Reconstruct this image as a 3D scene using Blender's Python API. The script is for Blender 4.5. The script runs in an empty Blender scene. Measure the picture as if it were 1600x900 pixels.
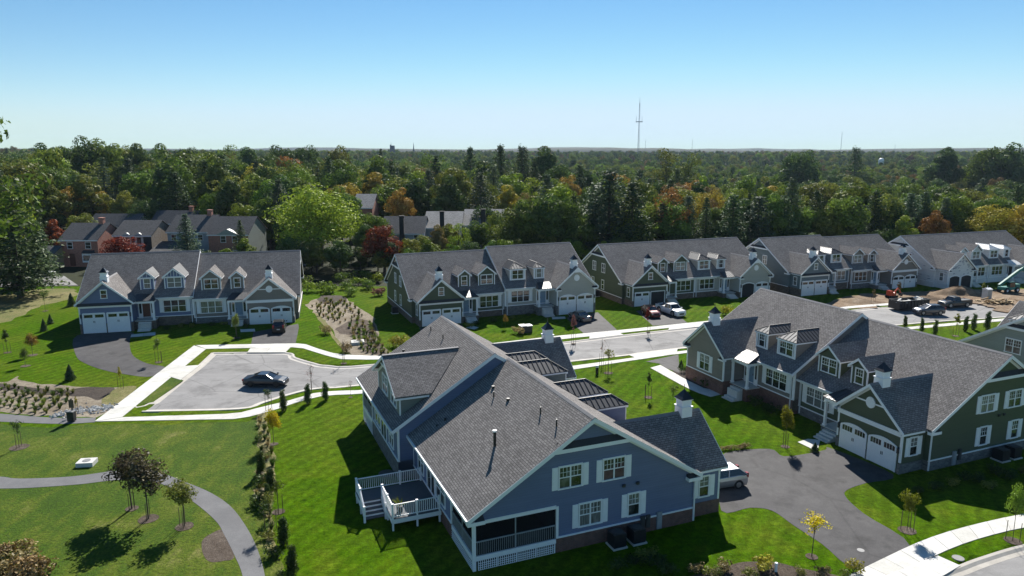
import bpy, bmesh, math, random
from mathutils import Vector, Matrix, noise
from mathutils.geometry import tessellate_polygon
R = math.radians
random.seed(11)
scene = bpy.context.scene
col = scene.collection

# ---------------------------------------------------------------- camera
cam_d = bpy.data.cameras.new('camera'); cam = bpy.data.objects.new('camera', cam_d); col.objects.link(cam)
cam.location = (0, 0, 24); cam.rotation_euler = (R(90 - 10.773), 0, 0)
cam_d.sensor_width = 36; cam_d.lens = 25.425; cam_d.clip_start = .5; cam_d.clip_end = 30000
scene.camera = cam
# ---------------------------------------------------------------- sky and sun
SUN_EL, SUN_AZ = 37.0, 8.0          # azimuth measured from +Y towards +X
w = bpy.data.worlds.new('World'); scene.world = w; w.use_nodes = True
nt = w.node_tree; nt.nodes.clear()
sk = nt.nodes.new('ShaderNodeTexSky'); sk.sky_type = 'NISHITA'; sk.sun_disc = False
sk.sun_elevation = R(SUN_EL); sk.sun_rotation = R(SUN_AZ); sk.altitude = 100; sk.air_density = .9; sk.dust_density = 0; sk.ozone_density = 3.0
bg = nt.nodes.new('ShaderNodeBackground'); bg.inputs[1].default_value = .056
wo = nt.nodes.new('ShaderNodeOutputWorld')
hs = nt.nodes.new('ShaderNodeHueSaturation'); hs.inputs['Saturation'].default_value = 1.2; hs.inputs['Hue'].default_value = .494
nt.links.new(sk.outputs[0], hs.inputs['Color'])
# clear dry air: the pale band low in the sky never gets brighter than thin haze
sp = nt.nodes.new('ShaderNodeSeparateColor'); cb = nt.nodes.new('ShaderNodeCombineColor'); nt.links.new(hs.outputs[0], sp.inputs[0])
for i, (lim, d_) in enumerate(((6.6, 3.0), (8.3, 2.0), (9.6, 1.5))):
    mn = nt.nodes.new('ShaderNodeMath'); mn.operation = 'SMOOTH_MIN'; mn.inputs[1].default_value = lim; mn.inputs[2].default_value = d_; nt.links.new(sp.outputs[i], mn.inputs[0]); nt.links.new(mn.outputs[0], cb.inputs[i])
nt.links.new(cb.outputs[0], bg.inputs[0]); nt.links.new(bg.outputs[0], wo.inputs[0])
sd = bpy.data.lights.new('sun', 'SUN'); sd.energy = 5.0; sd.angle = R(.53); sd.color = (1, .955, .88)
so = bpy.data.objects.new('sun', sd); col.objects.link(so)
S = Vector((math.sin(R(SUN_AZ))*math.cos(R(SUN_EL)), math.cos(R(SUN_AZ))*math.cos(R(SUN_EL)), math.sin(R(SUN_EL))))
so.rotation_euler = S.to_track_quat('Z', 'Y').to_euler(); so.location = (0, 0, 200)
vs = scene.view_settings
vs.view_transform = 'Standard'; vs.look = 'None'; vs.exposure = .88; vs.gamma = 1; vs.use_curve_mapping = False
scene.cycles.max_bounces = 6; scene.cycles.transparent_max_bounces = 12; scene.cycles.volume_bounces = 0

# ---------------------------------------------------------------- materials
M = {}
class NT:
    def __init__(s, name):
        m = bpy.data.materials.new(name); m.use_nodes = True; s.m = m; s.t = m.node_tree; s.t.nodes.clear()
        s.o = s.n('OutputMaterial'); s.b = s.n('BsdfPrincipled'); s.l(s.b, 0, s.o, 0); M[name] = m
    def n(s, k, **kw):
        x = s.t.nodes.new('ShaderNode' + k)
        for a, b in kw.items(): setattr(x, a, b)
        return x
    def l(s, a, i, b, j): s.t.links.new(a.outputs[i], b.inputs[j])
    def coord(s, kind='UV'):
        c = s.n('TexCoord'); return c, kind
    def noise(s, src, scale, detail=4, rough=.6, stretch=None):
        x = s.n('TexNoise'); x.inputs['Scale'].default_value = scale; x.inputs['Detail'].default_value = detail; x.inputs['Roughness'].default_value = rough
        if stretch:
            mp = s.n('Mapping'); mp.inputs['Scale'].default_value = stretch; s.l(src[0], src[1], mp, 0); s.l(mp, 0, x, 0)
        else: s.l(src[0], src[1], x, 0)
        return x
    def ramp(s, src, i, stops, interp='LINEAR'):
        r = s.n('ValToRGB'); r.color_ramp.interpolation = interp; e = r.color_ramp.elements
        while len(e) < len(stops): e.new(.5)
        for k, (p, c) in enumerate(stops): e[k].position = p; e[k].color = (*c, 1) if len(c) == 3 else c
        s.l(src, i, r, 0); return r
    def mix(s, a, b, f, mode='MIX'):
        x = s.n('Mix', data_type='RGBA', blend_type=mode)
        for v, j in ((f, 0), (a, 6), (b, 7)):
            if isinstance(v, tuple) and hasattr(v[0], 'outputs'): s.l(v[0], v[1], x, j)
            elif isinstance(v, (int, float)): x.inputs[j].default_value = v
            else: x.inputs[j].default_value = (*v, 1)
        return (x, 2)
    def bump(s, src, i, strength, dist=.02):
        b = s.n('Bump'); b.inputs['Strength'].default_value = strength; b.inputs['Distance'].default_value = dist
        s.l(src, i, b, 'Height'); s.l(b, 0, s.b, 'Normal'); return b
    def set(s, rough=.7, metal=0, spec=.5, color=None):
        s.b.inputs['Roughness'].default_value = rough; s.b.inputs['Metallic'].default_value = metal
        s.b.inputs['Specular IOR Level'].default_value = spec
        if color is not None: s.b.inputs['Base Color'].default_value = (*color, 1)
    def base(s, t): s.l(t[0], t[1], s.b, 'Base Color')

def sc(c, k): return tuple(min(1, max(0, x*k)) for x in c)
def plain(name, c, rough=.6, metal=0, spec=.5, var=.12, vs_=3.0):
    t = NT(name); t.set(rough, metal, spec)
    g = t.n('NewGeometry'); n = t.noise((g, 'Position'), vs_, 5)
    r = t.ramp(n, 0, [(.25, sc(c, 1-var)), (.75, sc(c, 1+var))]); t.base((r, 0)); return t
def siding(name, c):
    t = NT(name); t.set(.55, 0, .35); tc = t.n('TexCoord'); g = t.n('NewGeometry')
    sx = t.n('SeparateXYZ'); t.l(tc, 'UV', sx, 0)
    ml = t.n('Math', operation='MULTIPLY'); ml.inputs[1].default_value = 1/.165; t.l(sx, 1, ml, 0)
    fr = t.n('Math', operation='FRACT'); t.l(ml, 0, fr, 0)
    n = t.noise((tc, 'UV'), 1.2, 5, .6, (.15, 2.5, 1)); n2 = t.noise((g, 'Position'), .5, 3)
    r = t.ramp(n, 0, [(.2, sc(c, .9)), (.8, sc(c, 1.1))])
    line = t.ramp(fr, 0, [(0, (.55,)*3), (.1, (1,)*3), (1, (1,)*3)])
    k = t.mix((r, 0), (line, 0), .8, 'MULTIPLY')
    k = t.mix(k, (t.ramp(n2, 0, [(.3, (.93,)*3), (.7, (1.0,)*3)]), 0), 1, 'MULTIPLY')
    t.base(k); t.bump(fr, 0, .35, .012); return t
def brick(name, c1, c2, mortar, bw=.22, bh=.075):
    t = NT(name); t.set(.85, 0, .25); tc = t.n('TexCoord')
    b = t.n('TexBrick'); b.inputs['Scale'].default_value = 1; b.inputs['Brick Width'].default_value = bw; b.inputs['Row Height'].default_value = bh
    b.inputs['Mortar Size'].default_value = .008; b.inputs['Color1'].default_value = (*c1, 1); b.inputs['Color2'].default_value = (*c2, 1); b.inputs['Mortar'].default_value = (*mortar, 1)
    t.l(tc, 'UV', b, 0); n = t.noise((tc, 'UV'), 2.5, 5)
    t.base(t.mix((b, 0), (t.ramp(n, 0, [(.25, (.65,)*3), (.75, (1.15,)*3)]), 0), 1, 'MULTIPLY')); t.bump(b, 'Fac', -.6, .01); return t
def shingle(name, c):
    t = NT(name); t.set(.95, 0, .05); tc = t.n('TexCoord')
    b = t.n('TexBrick'); b.offset = .37; b.inputs['Scale'].default_value = 1; b.inputs['Brick Width'].default_value = .31; b.inputs['Row Height'].default_value = .155
    b.inputs['Mortar Size'].default_value = .02; b.inputs['Mortar Smooth'].default_value = .3; b.inputs['Bias'].default_value = -.1
    b.inputs['Color1'].default_value = (*sc(c, 1.25), 1); b.inputs['Color2'].default_value = (*sc(c, .78), 1); b.inputs['Mortar'].default_value = (*sc(c, .4), 1)
    t.l(tc, 'UV', b, 0)
    n = t.noise((tc, 'UV'), 7, 4, .7); n2 = t.noise((tc, 'UV'), .35, 5, .6)
    k = t.mix((b, 0), (t.ramp(n, 0, [(.3, (.86,)*3), (.7, (1.14,)*3)]), 0), 1, 'MULTIPLY')
    k = t.mix(k, (t.ramp(n2, 0, [(.3, (.88,)*3), (.7, (1.1,)*3)]), 0), 1, 'MULTIPLY')
    t.base(k); t.bump(b, 'Fac', -1., .05); return t
def leaf(name, c, c2=None, trans=.35, sat=1):
    """foliage: per-leaf tone attribute plus a soft drift through the crown"""
    t = NT(name); t.t.nodes.remove(t.b); c2 = c2 or sc(c, 1.5)
    at = t.n('Attribute', attribute_name='tone'); oi = t.n('ObjectInfo')
    r = t.ramp(at, 'Fac', [(0, sc(c, .62)), (.55, c), (1, c2)])
    h = t.n('HueSaturation'); h.inputs['Saturation'].default_value = sat
    mr = t.n('MapRange'); mr.inputs[3].default_value = .72; mr.inputs[4].default_value = 1.25; t.l(oi, 'Random', mr, 0); t.l(mr, 0, h, 'Value')
    m2 = t.n('Math', operation='MULTIPLY'); m2.inputs[1].default_value = 7.31; t.l(oi, 'Random', m2, 0); f2 = t.n('Math', operation='FRACT'); t.l(m2, 0, f2, 0)
    mh = t.n('MapRange'); mh.inputs[3].default_value = .482; mh.inputs[4].default_value = .518; t.l(f2, 0, mh, 0); t.l(mh, 0, h, 'Hue'); t.l(r, 0, h, 'Color')
    d = t.n('BsdfDiffuse'); tr = t.n('BsdfTranslucent'); gl = t.n('BsdfGlossy'); gl.inputs['Roughness'].default_value = .5
    mx = t.n('MixShader'); mx.inputs[0].default_value = trans; t.l(d, 0, mx, 1); t.l(tr, 0, mx, 2)
    m3 = t.n('MixShader'); m3.inputs[0].default_value = .022; t.l(mx, 0, m3, 1); t.l(gl, 0, m3, 2)
    t.l(h, 0, d, 0)
    yel = t.mix((h, 0), (.9, 1.0, .35), .35, 'MULTIPLY'); t.l(yel[0], yel[1], tr, 0)
    t.l(m3, 0, t.o, 0); return t

def ground_mat(name, stops, scales=(.05, .6, 6), rough=.95, bump=.5, bd=.05, stretch=None, fine=(.6, 1.35)):
    t = NT(name); t.set(rough, 0, .15); g = t.n('NewGeometry')
    a = t.noise((g, 'Position'), scales[0], 5, .62); b = t.noise((g, 'Position'), scales[1], 6, .7, stretch); d = t.noise((g, 'Position'), scales[2], 4, .75)
    m = t.n('Mix', data_type='FLOAT'); m.inputs[0].default_value = .5; t.l(a, 0, m, 2); t.l(b, 0, m, 3)
    r = t.ramp(m, 0, stops)
    k = t.mix((r, 0), (t.ramp(d, 0, [(.25, (fine[0],)*3), (.75, (fine[1],)*3)]), 0), 1, 'MULTIPLY')
    t.base(k)
    if bump: t.bump(d, 0, bump, bd)
    return t

# lawn: lush green with faint mowing bands, thin spots and clippings
t = NT('lawn'); t.set(.95, 0, .02); g = t.n('NewGeometry')
a = t.noise((g, 'Position'), .045, 5, .6); b = t.noise((g, 'Position'), .5, 6, .75); d = t.noise((g, 'Position'), 2.3, 6, .85); f = t.noise((g, 'Position'), 11, 3, .8)
mp = t.n('Mapping'); mp.inputs['Rotation'].default_value = (0, 0, R(28)); t.l(g, 'Position', mp, 0)
wv = t.n('TexWave'); wv.inputs['Scale'].default_value = .28; wv.inputs['Distortion'].default_value = 2.2; wv.inputs['Detail'].default_value = 2; wv.inputs['Detail Scale'].default_value = .6; t.l(mp, 0, wv, 0)
r = t.ramp(b, 0, [(.2, (.026, .066, .0005)), (.5, (.045, .105, .0005)), (.8, (.088, .138, .002))])
k = t.mix((r, 0), (.09, .115, .012), (t.ramp(a, 0, [(.42, (0,)*3), (.7, (.8,)*3)]), 0))
a2 = t.noise((g, 'Position'), .17, 6, .7); k = t.mix(k, (.115, .135, .012), (t.ramp(a2, 0, [(.5, (0,)*3), (.72, (.7,)*3)]), 0))
k = t.mix(k, (t.ramp(wv, 0, [(.2, (.86,)*3), (.8, (1.12,)*3)]), 0), .8, 'MULTIPLY')
k = t.mix(k, (t.ramp(d, 0, [(.28, (.3,)*3), (.5, (.98,)*3), (.72, (1.7,)*3)]), 0), 1, 'MULTIPLY')
k = t.mix(k, (t.ramp(f, 0, [(.3, (.7,)*3), (.7, (1.3,)*3)]), 0), .8, 'MULTIPLY')
t.base(k); t.bump(d, 0, .8, .09)
ground_mat('rough_grass', [(.3, (.024, .055, .002)), (.46, (.042, .085, .002)), (.55, (.078, .11, .006)), (.64, (.16, .16, .045))], (.09, .8, 5.), bump=.9, bd=.12, stretch=(1, .5, 1), fine=(.35, 1.6))
ground_mat('dry_grass', [(.3, (.07, .11, .02)), (.5, (.17, .16, .06)), (.7, (.3, .25, .14))], (.12, .9, 5.), bump=.9, bd=.1, fine=(.4, 1.5))
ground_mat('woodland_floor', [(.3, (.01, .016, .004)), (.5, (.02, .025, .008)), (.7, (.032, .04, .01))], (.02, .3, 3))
ground_mat('mulch', [(.3, (.05, .036, .027)), (.5, (.09, .07, .055)), (.7, (.17, .14, .115))], (.3, 2.5, 9), bump=1, bd=.06, fine=(.35, 1.6))
ground_mat('dark_mulch', [(.3, (.03, .024, .02)), (.5, (.06, .048, .04)), (.7, (.1, .085, .07))], (.3, 2.5, 9), bump=1, bd=.06, fine=(.35, 1.6))
ground_mat('sandy_soil', [(.3, (.1, .08, .055)), (.45, (.2, .165, .12)), (.6, (.31, .27, .21)), (.75, (.4, .36, .3))], (.25, 1.6, 6), bump=.8, bd=.08, fine=(.55, 1.3))
ground_mat('site_dirt', [(.3, (.11, .068, .04)), (.5, (.22, .155, .1)), (.7, (.4, .33, .25))], (.12, .8, 5), bump=1, bd=.12, fine=(.5, 1.4))
ground_mat('asphalt_drive', [(.3, (.052, .05, .052)), (.5, (.07, .068, .07)), (.72, (.11, .107, .107))], (.11, .7, 14), rough=.8, bump=.3, bd=.01, fine=(.8, 1.2))
ground_mat('asphalt_road', [(.3, (.19, .187, .185)), (.48, (.235, .23, .228)), (.6, (.29, .285, .28)), (.75, (.4, .39, .37))], (.07, .35, 12), rough=.85, bump=.2, bd=.01, stretch=(.4, 1.6, 1), fine=(.88, 1.12))
def weather(name, crack, amount, stain):
    """fine cracks and soft stains on paving"""
    m = M[name]; T_ = m.node_tree; b = next(n for n in T_.nodes if n.type == 'BSDF_PRINCIPLED'); src = b.inputs['Base Color'].links[0].from_socket; g = T_.nodes.new('ShaderNodeNewGeometry')
    nz = T_.nodes.new('ShaderNodeTexNoise'); nz.inputs['Scale'].default_value = .8; nz.inputs['Detail'].default_value = 4; T_.links.new(g.outputs['Position'], nz.inputs[0])
    ad = T_.nodes.new('ShaderNodeMix'); ad.data_type = 'VECTOR'; ad.inputs[0].default_value = .08; T_.links.new(g.outputs['Position'], ad.inputs[4]); T_.links.new(nz.outputs[1], ad.inputs[5])
    v = T_.nodes.new('ShaderNodeTexVoronoi'); v.feature = 'DISTANCE_TO_EDGE'; v.inputs['Scale'].default_value = crack; T_.links.new(ad.outputs[1], v.inputs[0])
    r = T_.nodes.new('ShaderNodeValToRGB'); r.color_ramp.elements[0].color = (amount,)*3 + (1,); r.color_ramp.elements[1].position = .012; T_.links.new(v.outputs[0], r.inputs[0])
    s2 = T_.nodes.new('ShaderNodeTexNoise'); s2.inputs['Scale'].default_value = stain; s2.inputs['Detail'].default_value = 7; s2.inputs['Roughness'].default_value = .7; T_.links.new(g.outputs['Position'], s2.inputs[0])
    r2 = T_.nodes.new('ShaderNodeValToRGB'); r2.color_ramp.elements[0].position = .36; r2.color_ramp.elements[0].color = (.7,)*3 + (1,); r2.color_ramp.elements[1].position = .5; T_.links.new(s2.outputs[0], r2.inputs[0])
    cur = src
    for k in (r, r2):
        mx = T_.nodes.new('ShaderNodeMix'); mx.data_type = 'RGBA'; mx.blend_type = 'MULTIPLY'; mx.inputs[0].default_value = 1; T_.links.new(cur, mx.inputs[6]); T_.links.new(k.outputs[0], mx.inputs[7]); cur = mx.outputs[2]
    T_.links.new(cur, b.inputs['Base Color'])
weather('asphalt_road', .16, .68, .3); weather('asphalt_drive', .1, .8, .45)
ground_mat('asphalt_path', [(.3, (.115, .115, .12)), (.5, (.145, .145, .15)), (.7, (.2, .2, .205))], (.1, .6, 12), rough=.85, bump=.3, bd=.01, fine=(.85, 1.15))
# concrete slabs with a slightly different tone slab by slab
for nm, cc in (('concrete', (.6, .59, .56)), ('kerb_concrete', (.5, .47, .43))):
    t = NT(nm); t.set(.85, 0, .25); g = t.n('NewGeometry'); oi = t.n('ObjectInfo')
    a = t.noise((g, 'Position'), .8, 6, .65); d = t.noise((g, 'Position'), 9, 3)
    k = t.mix((t.ramp(a, 0, [(.3, sc(cc, .82)), (.65, sc(cc, 1.05))]), 0), (t.ramp(oi, 'Random', [(0, (.9, .895, .87)), (1, (1.06,)*3)]), 0), 1, 'MULTIPLY')
    k = t.mix(k, (t.ramp(d, 0, [(.3, (.93,)*3), (.7, (1.05,)*3)]), 0), 1, 'MULTIPLY'); t.base(k)
plain('joint_dirt', (.25, .23, .2), .95)
shingle('shingle', (.21, .197, .19)); shingle('shingle_old', (.13, .128, .13)); shingle('shingle_pale', (.3, .295, .29))
plain('ridge_cap', (.2, .195, .2), .9); plain('dark_pent', (.05, .05, .055), .9)
brick('brick_red', (.2, .085, .06), (.13, .06, .05), (.24, .2, .18)); brick('brick_town', (.55, .22, .15), (.42, .165, .115), (.3, .26, .23)); brick('brick_tan', (.34, .27, .2), (.26, .2, .15), (.36, .33, .3))
brick('stone_grey', (.21, .205, .2), (.12, .118, .12), (.26, .25, .24), .34, .13); brick('stone_brown', (.2, .15, .115), (.11, .085, .07), (.24, .21, .18), .34, .13)
SID = dict(blue=(.155, .192, .315), slate=(.15, .195, .22), green=(.088, .108, .07), taupe=(.235, .212, .19), cream=(.44, .43, .39), sage=(.19, .215, .2), palesage=(.3, .33, .31), greyblue=(.36, .4, .44), wrap=(.74, .74, .74), tudor=(.62, .6, .56), tan=(.42, .35, .22), steel=(.14, .18, .3))
for k_, c_ in SID.items(): siding('siding_' + k_, c_)
plain('trim', (.86, .86, .87), .5, var=.03); plain('shutter_white', (.84, .85, .87), .5, var=.04); plain('door_white', (.82, .83, .84), .45, var=.04)
plain('gutter_white', (.75, .76, .77), .35, var=.04)
plain('door_blue', (.2, .31, .43), .45); plain('door_red', (.12, .035, .022), .4); plain('black_metal', (.018, .018, .02), .45); plain('dark_grey', (.05, .05, .052), .6)
plain('mid_grey', (.2, .2, .2), .6); plain('meter_grey', (.3, .32, .34), .5); plain('deck_floor', (.085, .09, .1), .75); plain('wood_raw', (.45, .32, .17), .8, var=.3); plain('stake_wood', (.13, .09, .06), .9)
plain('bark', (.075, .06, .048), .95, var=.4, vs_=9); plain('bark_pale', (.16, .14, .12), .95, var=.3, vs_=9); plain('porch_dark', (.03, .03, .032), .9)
t = plain('seam_metal', (.055, .058, .066), .52, .45, .5, .06); t = plain('seam_metal_bright', (.17, .17, .17), .8, 0, .1, .5, .05)
plain('seam_rib', (.02, .021, .024), .5); t = plain('cupola_cap', (.035, .036, .042), .35, .6)
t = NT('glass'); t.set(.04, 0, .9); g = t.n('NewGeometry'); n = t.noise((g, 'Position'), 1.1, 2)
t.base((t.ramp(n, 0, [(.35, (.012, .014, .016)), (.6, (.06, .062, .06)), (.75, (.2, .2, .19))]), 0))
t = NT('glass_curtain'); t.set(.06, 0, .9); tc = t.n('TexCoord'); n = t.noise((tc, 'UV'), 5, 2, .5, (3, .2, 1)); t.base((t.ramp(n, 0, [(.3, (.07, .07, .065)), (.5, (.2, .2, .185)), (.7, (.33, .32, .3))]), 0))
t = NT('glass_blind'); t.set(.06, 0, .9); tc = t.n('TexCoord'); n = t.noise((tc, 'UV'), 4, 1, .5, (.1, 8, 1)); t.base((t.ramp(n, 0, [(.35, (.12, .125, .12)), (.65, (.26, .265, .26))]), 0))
t = NT('car_glass'); t.set(.03, 0, .9, (.015, .017, .02))
t = NT('screen'); t.t.nodes.remove(t.b); d = t.n('BsdfDiffuse'); d.inputs[0].default_value = (.018, .018, .02, 1); tp = t.n('BsdfTransparent'); mx = t.n('MixShader'); mx.inputs[0].default_value = .42
t.l(d, 0, mx, 1); t.l(tp, 0, mx, 2); t.l(mx, 0, t.o, 0)
for nm, cc, mt in (('paint_black', (.006, .007, .011), 0), ('paint_silver', (.42, .43, .45), .75), ('paint_white', (.78, .78, .78), 0), ('paint_red', (.13, .012, .016), .3), ('paint_tan', (.28, .26, .24), .7), ('paint_grey', (.06, .063, .075), .6), ('paint_brown', (.03, .025, .022), .4), ('paint_teal', (.03, .2, .17), 0), ('paint_orange', (.55, .06, .02), 0)):
    t = NT(nm); t.set(.6 if nm == 'paint_teal' else .28, mt, .5, cc); t.b.inputs['Coat Weight'].default_value = 0 if nm == 'paint_teal' else .6; t.b.inputs['Coat Roughness'].default_value = .05
plain('tyre', (.015, .015, .016), .85); plain('rim', (.35, .35, .36), .35, .8); plain('rim_dark', (.03, .03, .03), .35, .6)
t = NT('lamp_red'); t.set(.2, 0, .6, (.22, .01, .01)); t = NT('lamp_clear'); t.set(.12, .3, .8, (.75, .76, .78)); t = NT('plate'); t.set(.5, 0, .4, (.6, .6, .58))
plain('rock_white', (.55, .54, .51), .85, var=.35, vs_=2); plain('toilet_grey', (.5, .53, .55), .5); plain('mast_grey', (.32, .35, .4), .6); plain('far_tower', (.09, .1, .14), .7)
plain('wrap_print', (.1, .13, .22), .8); plain('red_plastic', (.5, .03, .03), .5)
leaf('leaf_dark', (.075, .12, .032), (.132, .192, .045), .28); leaf('leaf_mid', (.122, .182, .03), (.21, .28, .045), .34); leaf('leaf_olive', (.176, .196, .036), (.29, .305, .055), .3)
leaf('leaf_lime', (.213, .291, .031), (.369, .469, .050), .24); leaf('leaf_gold', (.369, .298, .043), (.596, .497, .071), .24); leaf('leaf_rust', (.241, .163, .064), (.369, .263, .106), .18)
leaf('leaf_orange', (.369, .199, .043), (.568, .355, .071), .22); leaf('leaf_red', (.193, .030, .019), (.345, .069, .034), .36); leaf('leaf_bronze', (.085, .072, .04), (.15, .13, .06), .32)
leaf('leaf_yellow', (.580, .414, .021), (.750, .662, .028), .42); leaf('needle_dark', (.065, .108, .042), (.115, .17, .055), .18); leaf('needle_blue', (.085, .13, .075), (.14, .19, .1), .18)
leaf('leaf_grass', (.12, .14, .03), (.28, .27, .09), .35); leaf('leaf_shrub', (.048, .085, .016), (.1, .145, .025), .36); leaf('leaf_straw', (.26, .2, .09), (.42, .34, .18), .35); leaf('leaf_pink', (.2, .09, .08), (.34, .2, .16), .35)
leaf('leaf_yellowgreen', (.2, .21, .015), (.38, .38, .03), .45)

# ---------------------------------------------------------------- mesh helpers
def link(o, parent=None):
    col.objects.link(o)
    if parent is not None: o.parent = parent
    return o
def tag(o, label=None, cat=None, group=None, kind=None):
    for k, v in (('label', label), ('category', cat), ('group', group), ('kind', kind)):
        if v: o[k] = v
    return o
def empty(name, loc, rz=0, scale=1, label=None, cat=None, group=None):
    o = bpy.data.objects.new(name, None); o.empty_display_size = .3; o.location = loc if len(loc) == 3 else (*loc, 0)
    o.rotation_euler = (0, 0, rz); o.scale = (scale,)*3; link(o); return tag(o, label, cat, group)
SPLIT = {'water_table', 'trim_board', 'gutter', 'downspout', 'soffit', 'gable_band', 'skirt', 'garage_trim', 'garage_base', 'frieze', 'door_trim', 'portico_beam', 'dormer_trim', 'porch_frame', 'screen', 'deck_fascia', 'platform', 'truck_side', 'chimney_cap'}
class MB:
    def __init__(s, T=None): s.v = []; s.f = []; s.T = T; s.pc = []
    def add(s, vv, ff):
        k = len(s.v); s.pc.append((list(vv), list(ff))); s.v += [tuple(p) for p in vv]; s.f += [tuple(i + k for i in q) for q in ff]; return s
    def box(s, x0, x1, y0, y1, z0, z1):
        return s.add([(x0, y0, z0), (x1, y0, z0), (x1, y1, z0), (x0, y1, z0), (x0, y0, z1), (x1, y0, z1), (x1, y1, z1), (x0, y1, z1)],
                     [(0, 3, 2, 1), (4, 5, 6, 7), (0, 1, 5, 4), (1, 2, 6, 5), (2, 3, 7, 6), (3, 0, 4, 7)])
    def prism(s, poly, vec):
        n = len(poly); b = [Vector(p) for p in poly]; tp = [p + Vector(vec) for p in b]
        return s.add(b + tp, [tuple(range(n))[::-1], tuple(range(n, 2*n))] + [(i, (i+1) % n, n + (i+1) % n, n + i) for i in range(n)])
    def beam(s, a, b, w, h, up=(0, 0, 1)):
        a, b = Vector(a), Vector(b); d = (b - a).normalized(); r = d.cross(Vector(up))
        if r.length < 1e-4: r = Vector((1, 0, 0))
        r.normalize(); u = r.cross(d); r *= w/2; u *= h/2
        return s.add([a-r-u, a+r-u, a+r+u, a-r+u, b-r-u, b+r-u, b+r+u, b-r+u], [(0, 3, 2, 1), (4, 5, 6, 7), (0, 1, 5, 4), (1, 2, 6, 5), (2, 3, 7, 6), (3, 0, 4, 7)])
    def tube(s, a, b, r0, r1, n=7, cap=True):
        a, b = Vector(a), Vector(b); d = (b - a).normalized(); u = d.orthogonal().normalized(); v = d.cross(u)
        ring = lambda c, r: [c + (u*math.cos(6.28318*i/n) + v*math.sin(6.28318*i/n))*r for i in range(n)]
        f = [(i, (i+1) % n, n + (i+1) % n, n + i) for i in range(n)]
        if cap: f += [tuple(range(n))[::-1], tuple(range(n, 2*n))]
        return s.add(ring(a, r0) + ring(b, r1), f)
    def mesh(s, name, recalc=True, smooth=False):
        vv = [s.T(p) for p in s.v] if s.T else s.v
        me = bpy.data.meshes.new(name); bm = bmesh.new(); bv = [bm.verts.new(p) for p in vv]
        for q in s.f:
            try: bm.faces.new([bv[i] for i in q])
            except ValueError: pass
        if recalc: bmesh.ops.recalc_face_normals(bm, faces=bm.faces)
        bm.normal_update(); uvl = bm.loops.layers.uv.new('UVMap'); Z = Vector((0, 0, 1))
        for fc in bm.faces:
            n = fc.normal; fc.smooth = smooth
            if abs(n.z) > .999 or n.length < .5: u, v = Vector((1, 0, 0)), Vector((0, 1, 0))
            else: u = Z.cross(n).normalized(); v = n.cross(u)
            for lp in fc.loops: lp[uvl].uv = (lp.vert.co.dot(u), lp.vert.co.dot(v))
        bm.to_mesh(me); bm.free(); return me
    def build(s, name, mat, parent=None, recalc=True, smooth=False):
        if not s.v: return None
        if name in SPLIT and len(s.pc) > 1:
            first = None
            for vv, ff in s.pc:
                m = MB(s.T); m.add(vv, ff); o = m.build(name, mat, parent, recalc, smooth); first = first or o
            return first
        me = s.mesh(name, recalc, smooth); me.materials.append(M[mat]); return link(bpy.data.objects.new(name, me), parent)
class NoMB(MB):
    def build(s, *a, **k): return None
def copy_tree(o, parent=None, mats=None):
    c = o.copy(); link(c, parent)
    for ch in o.children: copy_tree(ch, c)
    return c

# ================================================================ SETTING: ground, road, paths
def sstep(t): t = max(0., min(1., t)); return t*t*(3 - 2*t)
def terr(x, y):
    r = math.hypot(x, y)
    if r < 150: return 0.
    sr = max(0., min(1., (x/max(y, 1.) + .45)/.8))
    a = sstep((r - 170)/230); b = sstep((r - 650)/900)
    return (-9*sr - 1.0)*a*(1 - b) + 4*b + 1.5*math.sin(x*.011 + 1)*math.sin(y*.009)*a
def inside(x, y, P):
    c = False; j = len(P) - 1
    for i in range(len(P)):
        if (P[i][1] > y) != (P[j][1] > y) and x < (P[j][0]-P[i][0])*(y-P[i][1])/(P[j][1]-P[i][1]) + P[i][0]: c = not c
        j = i
    return c
def curve(pts, n=6, closed=True):
    out = []; N = len(pts); rng = range(N) if closed else range(N - 1)
    for i in rng:
        g = lambda k: Vector(pts[k % N]) if closed else Vector(pts[max(0, min(N-1, k))])
        p0, p1, p2, p3 = g(i-1), g(i), g(i+1), g(i+2)
        for j in range(n):
            t = j/n; out.append(tuple(.5*((2*p1) + (p2-p0)*t + (2*p0-5*p1+4*p2-p3)*t*t + (3*p1-p0-3*p2+p3)*t*t*t)))
    if not closed: out.append(tuple(pts[-1]))
    return out
def wobble(pts, amp, seed=0):
    return [(x + amp*noise.noise((x*.7, y*.7, seed)), y + amp*noise.noise((x*.7, y*.7, seed + 9))) for x, y in pts]
def patch(name, pts, z, mat, thick=.03, kind='structure', parent=None):
    mb = MB(); mb.prism([(x, y, z - thick) for x, y in pts], (0, 0, thick)); o = mb.build(name, mat, parent)
    if parent is None: o['kind'] = kind
    return o

road_far = [(-36.18, 84.36), (-27.47, 84.45), (-25.59, 82.25), (-22.98, 80.15), (-20.94, 79.07), (-15.99, 79.44), (6.27, 89.11), (15.47, 93.18), (22.77, 96.16), (53.19, 108.52), (60.70, 110.84), (85.72, 118.69)]
road_near = [(87.60, 107.39), (69.47, 102.69), (53.60, 98.37), (20.25, 86.08), (13.74, 83.25), (6.97, 80.72), (-15.84, 72.01), (-18.99, 71.28), (-20.88, 70.47), (-22.61, 68.71), (-24.03, 66.85), (-25.83, 65.03), (-34.65, 64.40)]
road_left = [(-34.65, 64.40), (-35.38, 74.15), (-35.56, 78.92), (-36.18, 84.36)]
ROAD = road_far + [(150, 125)] + road_near
ROAD2 = [(20.22, 34.19), (24.54, 37.69), (26.43, 38.73), (28.33, 39.62), (31.65, 40.94), (36.83, 42.51), (47.56, 45.17), (70, 28), (25, 28)]
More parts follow.
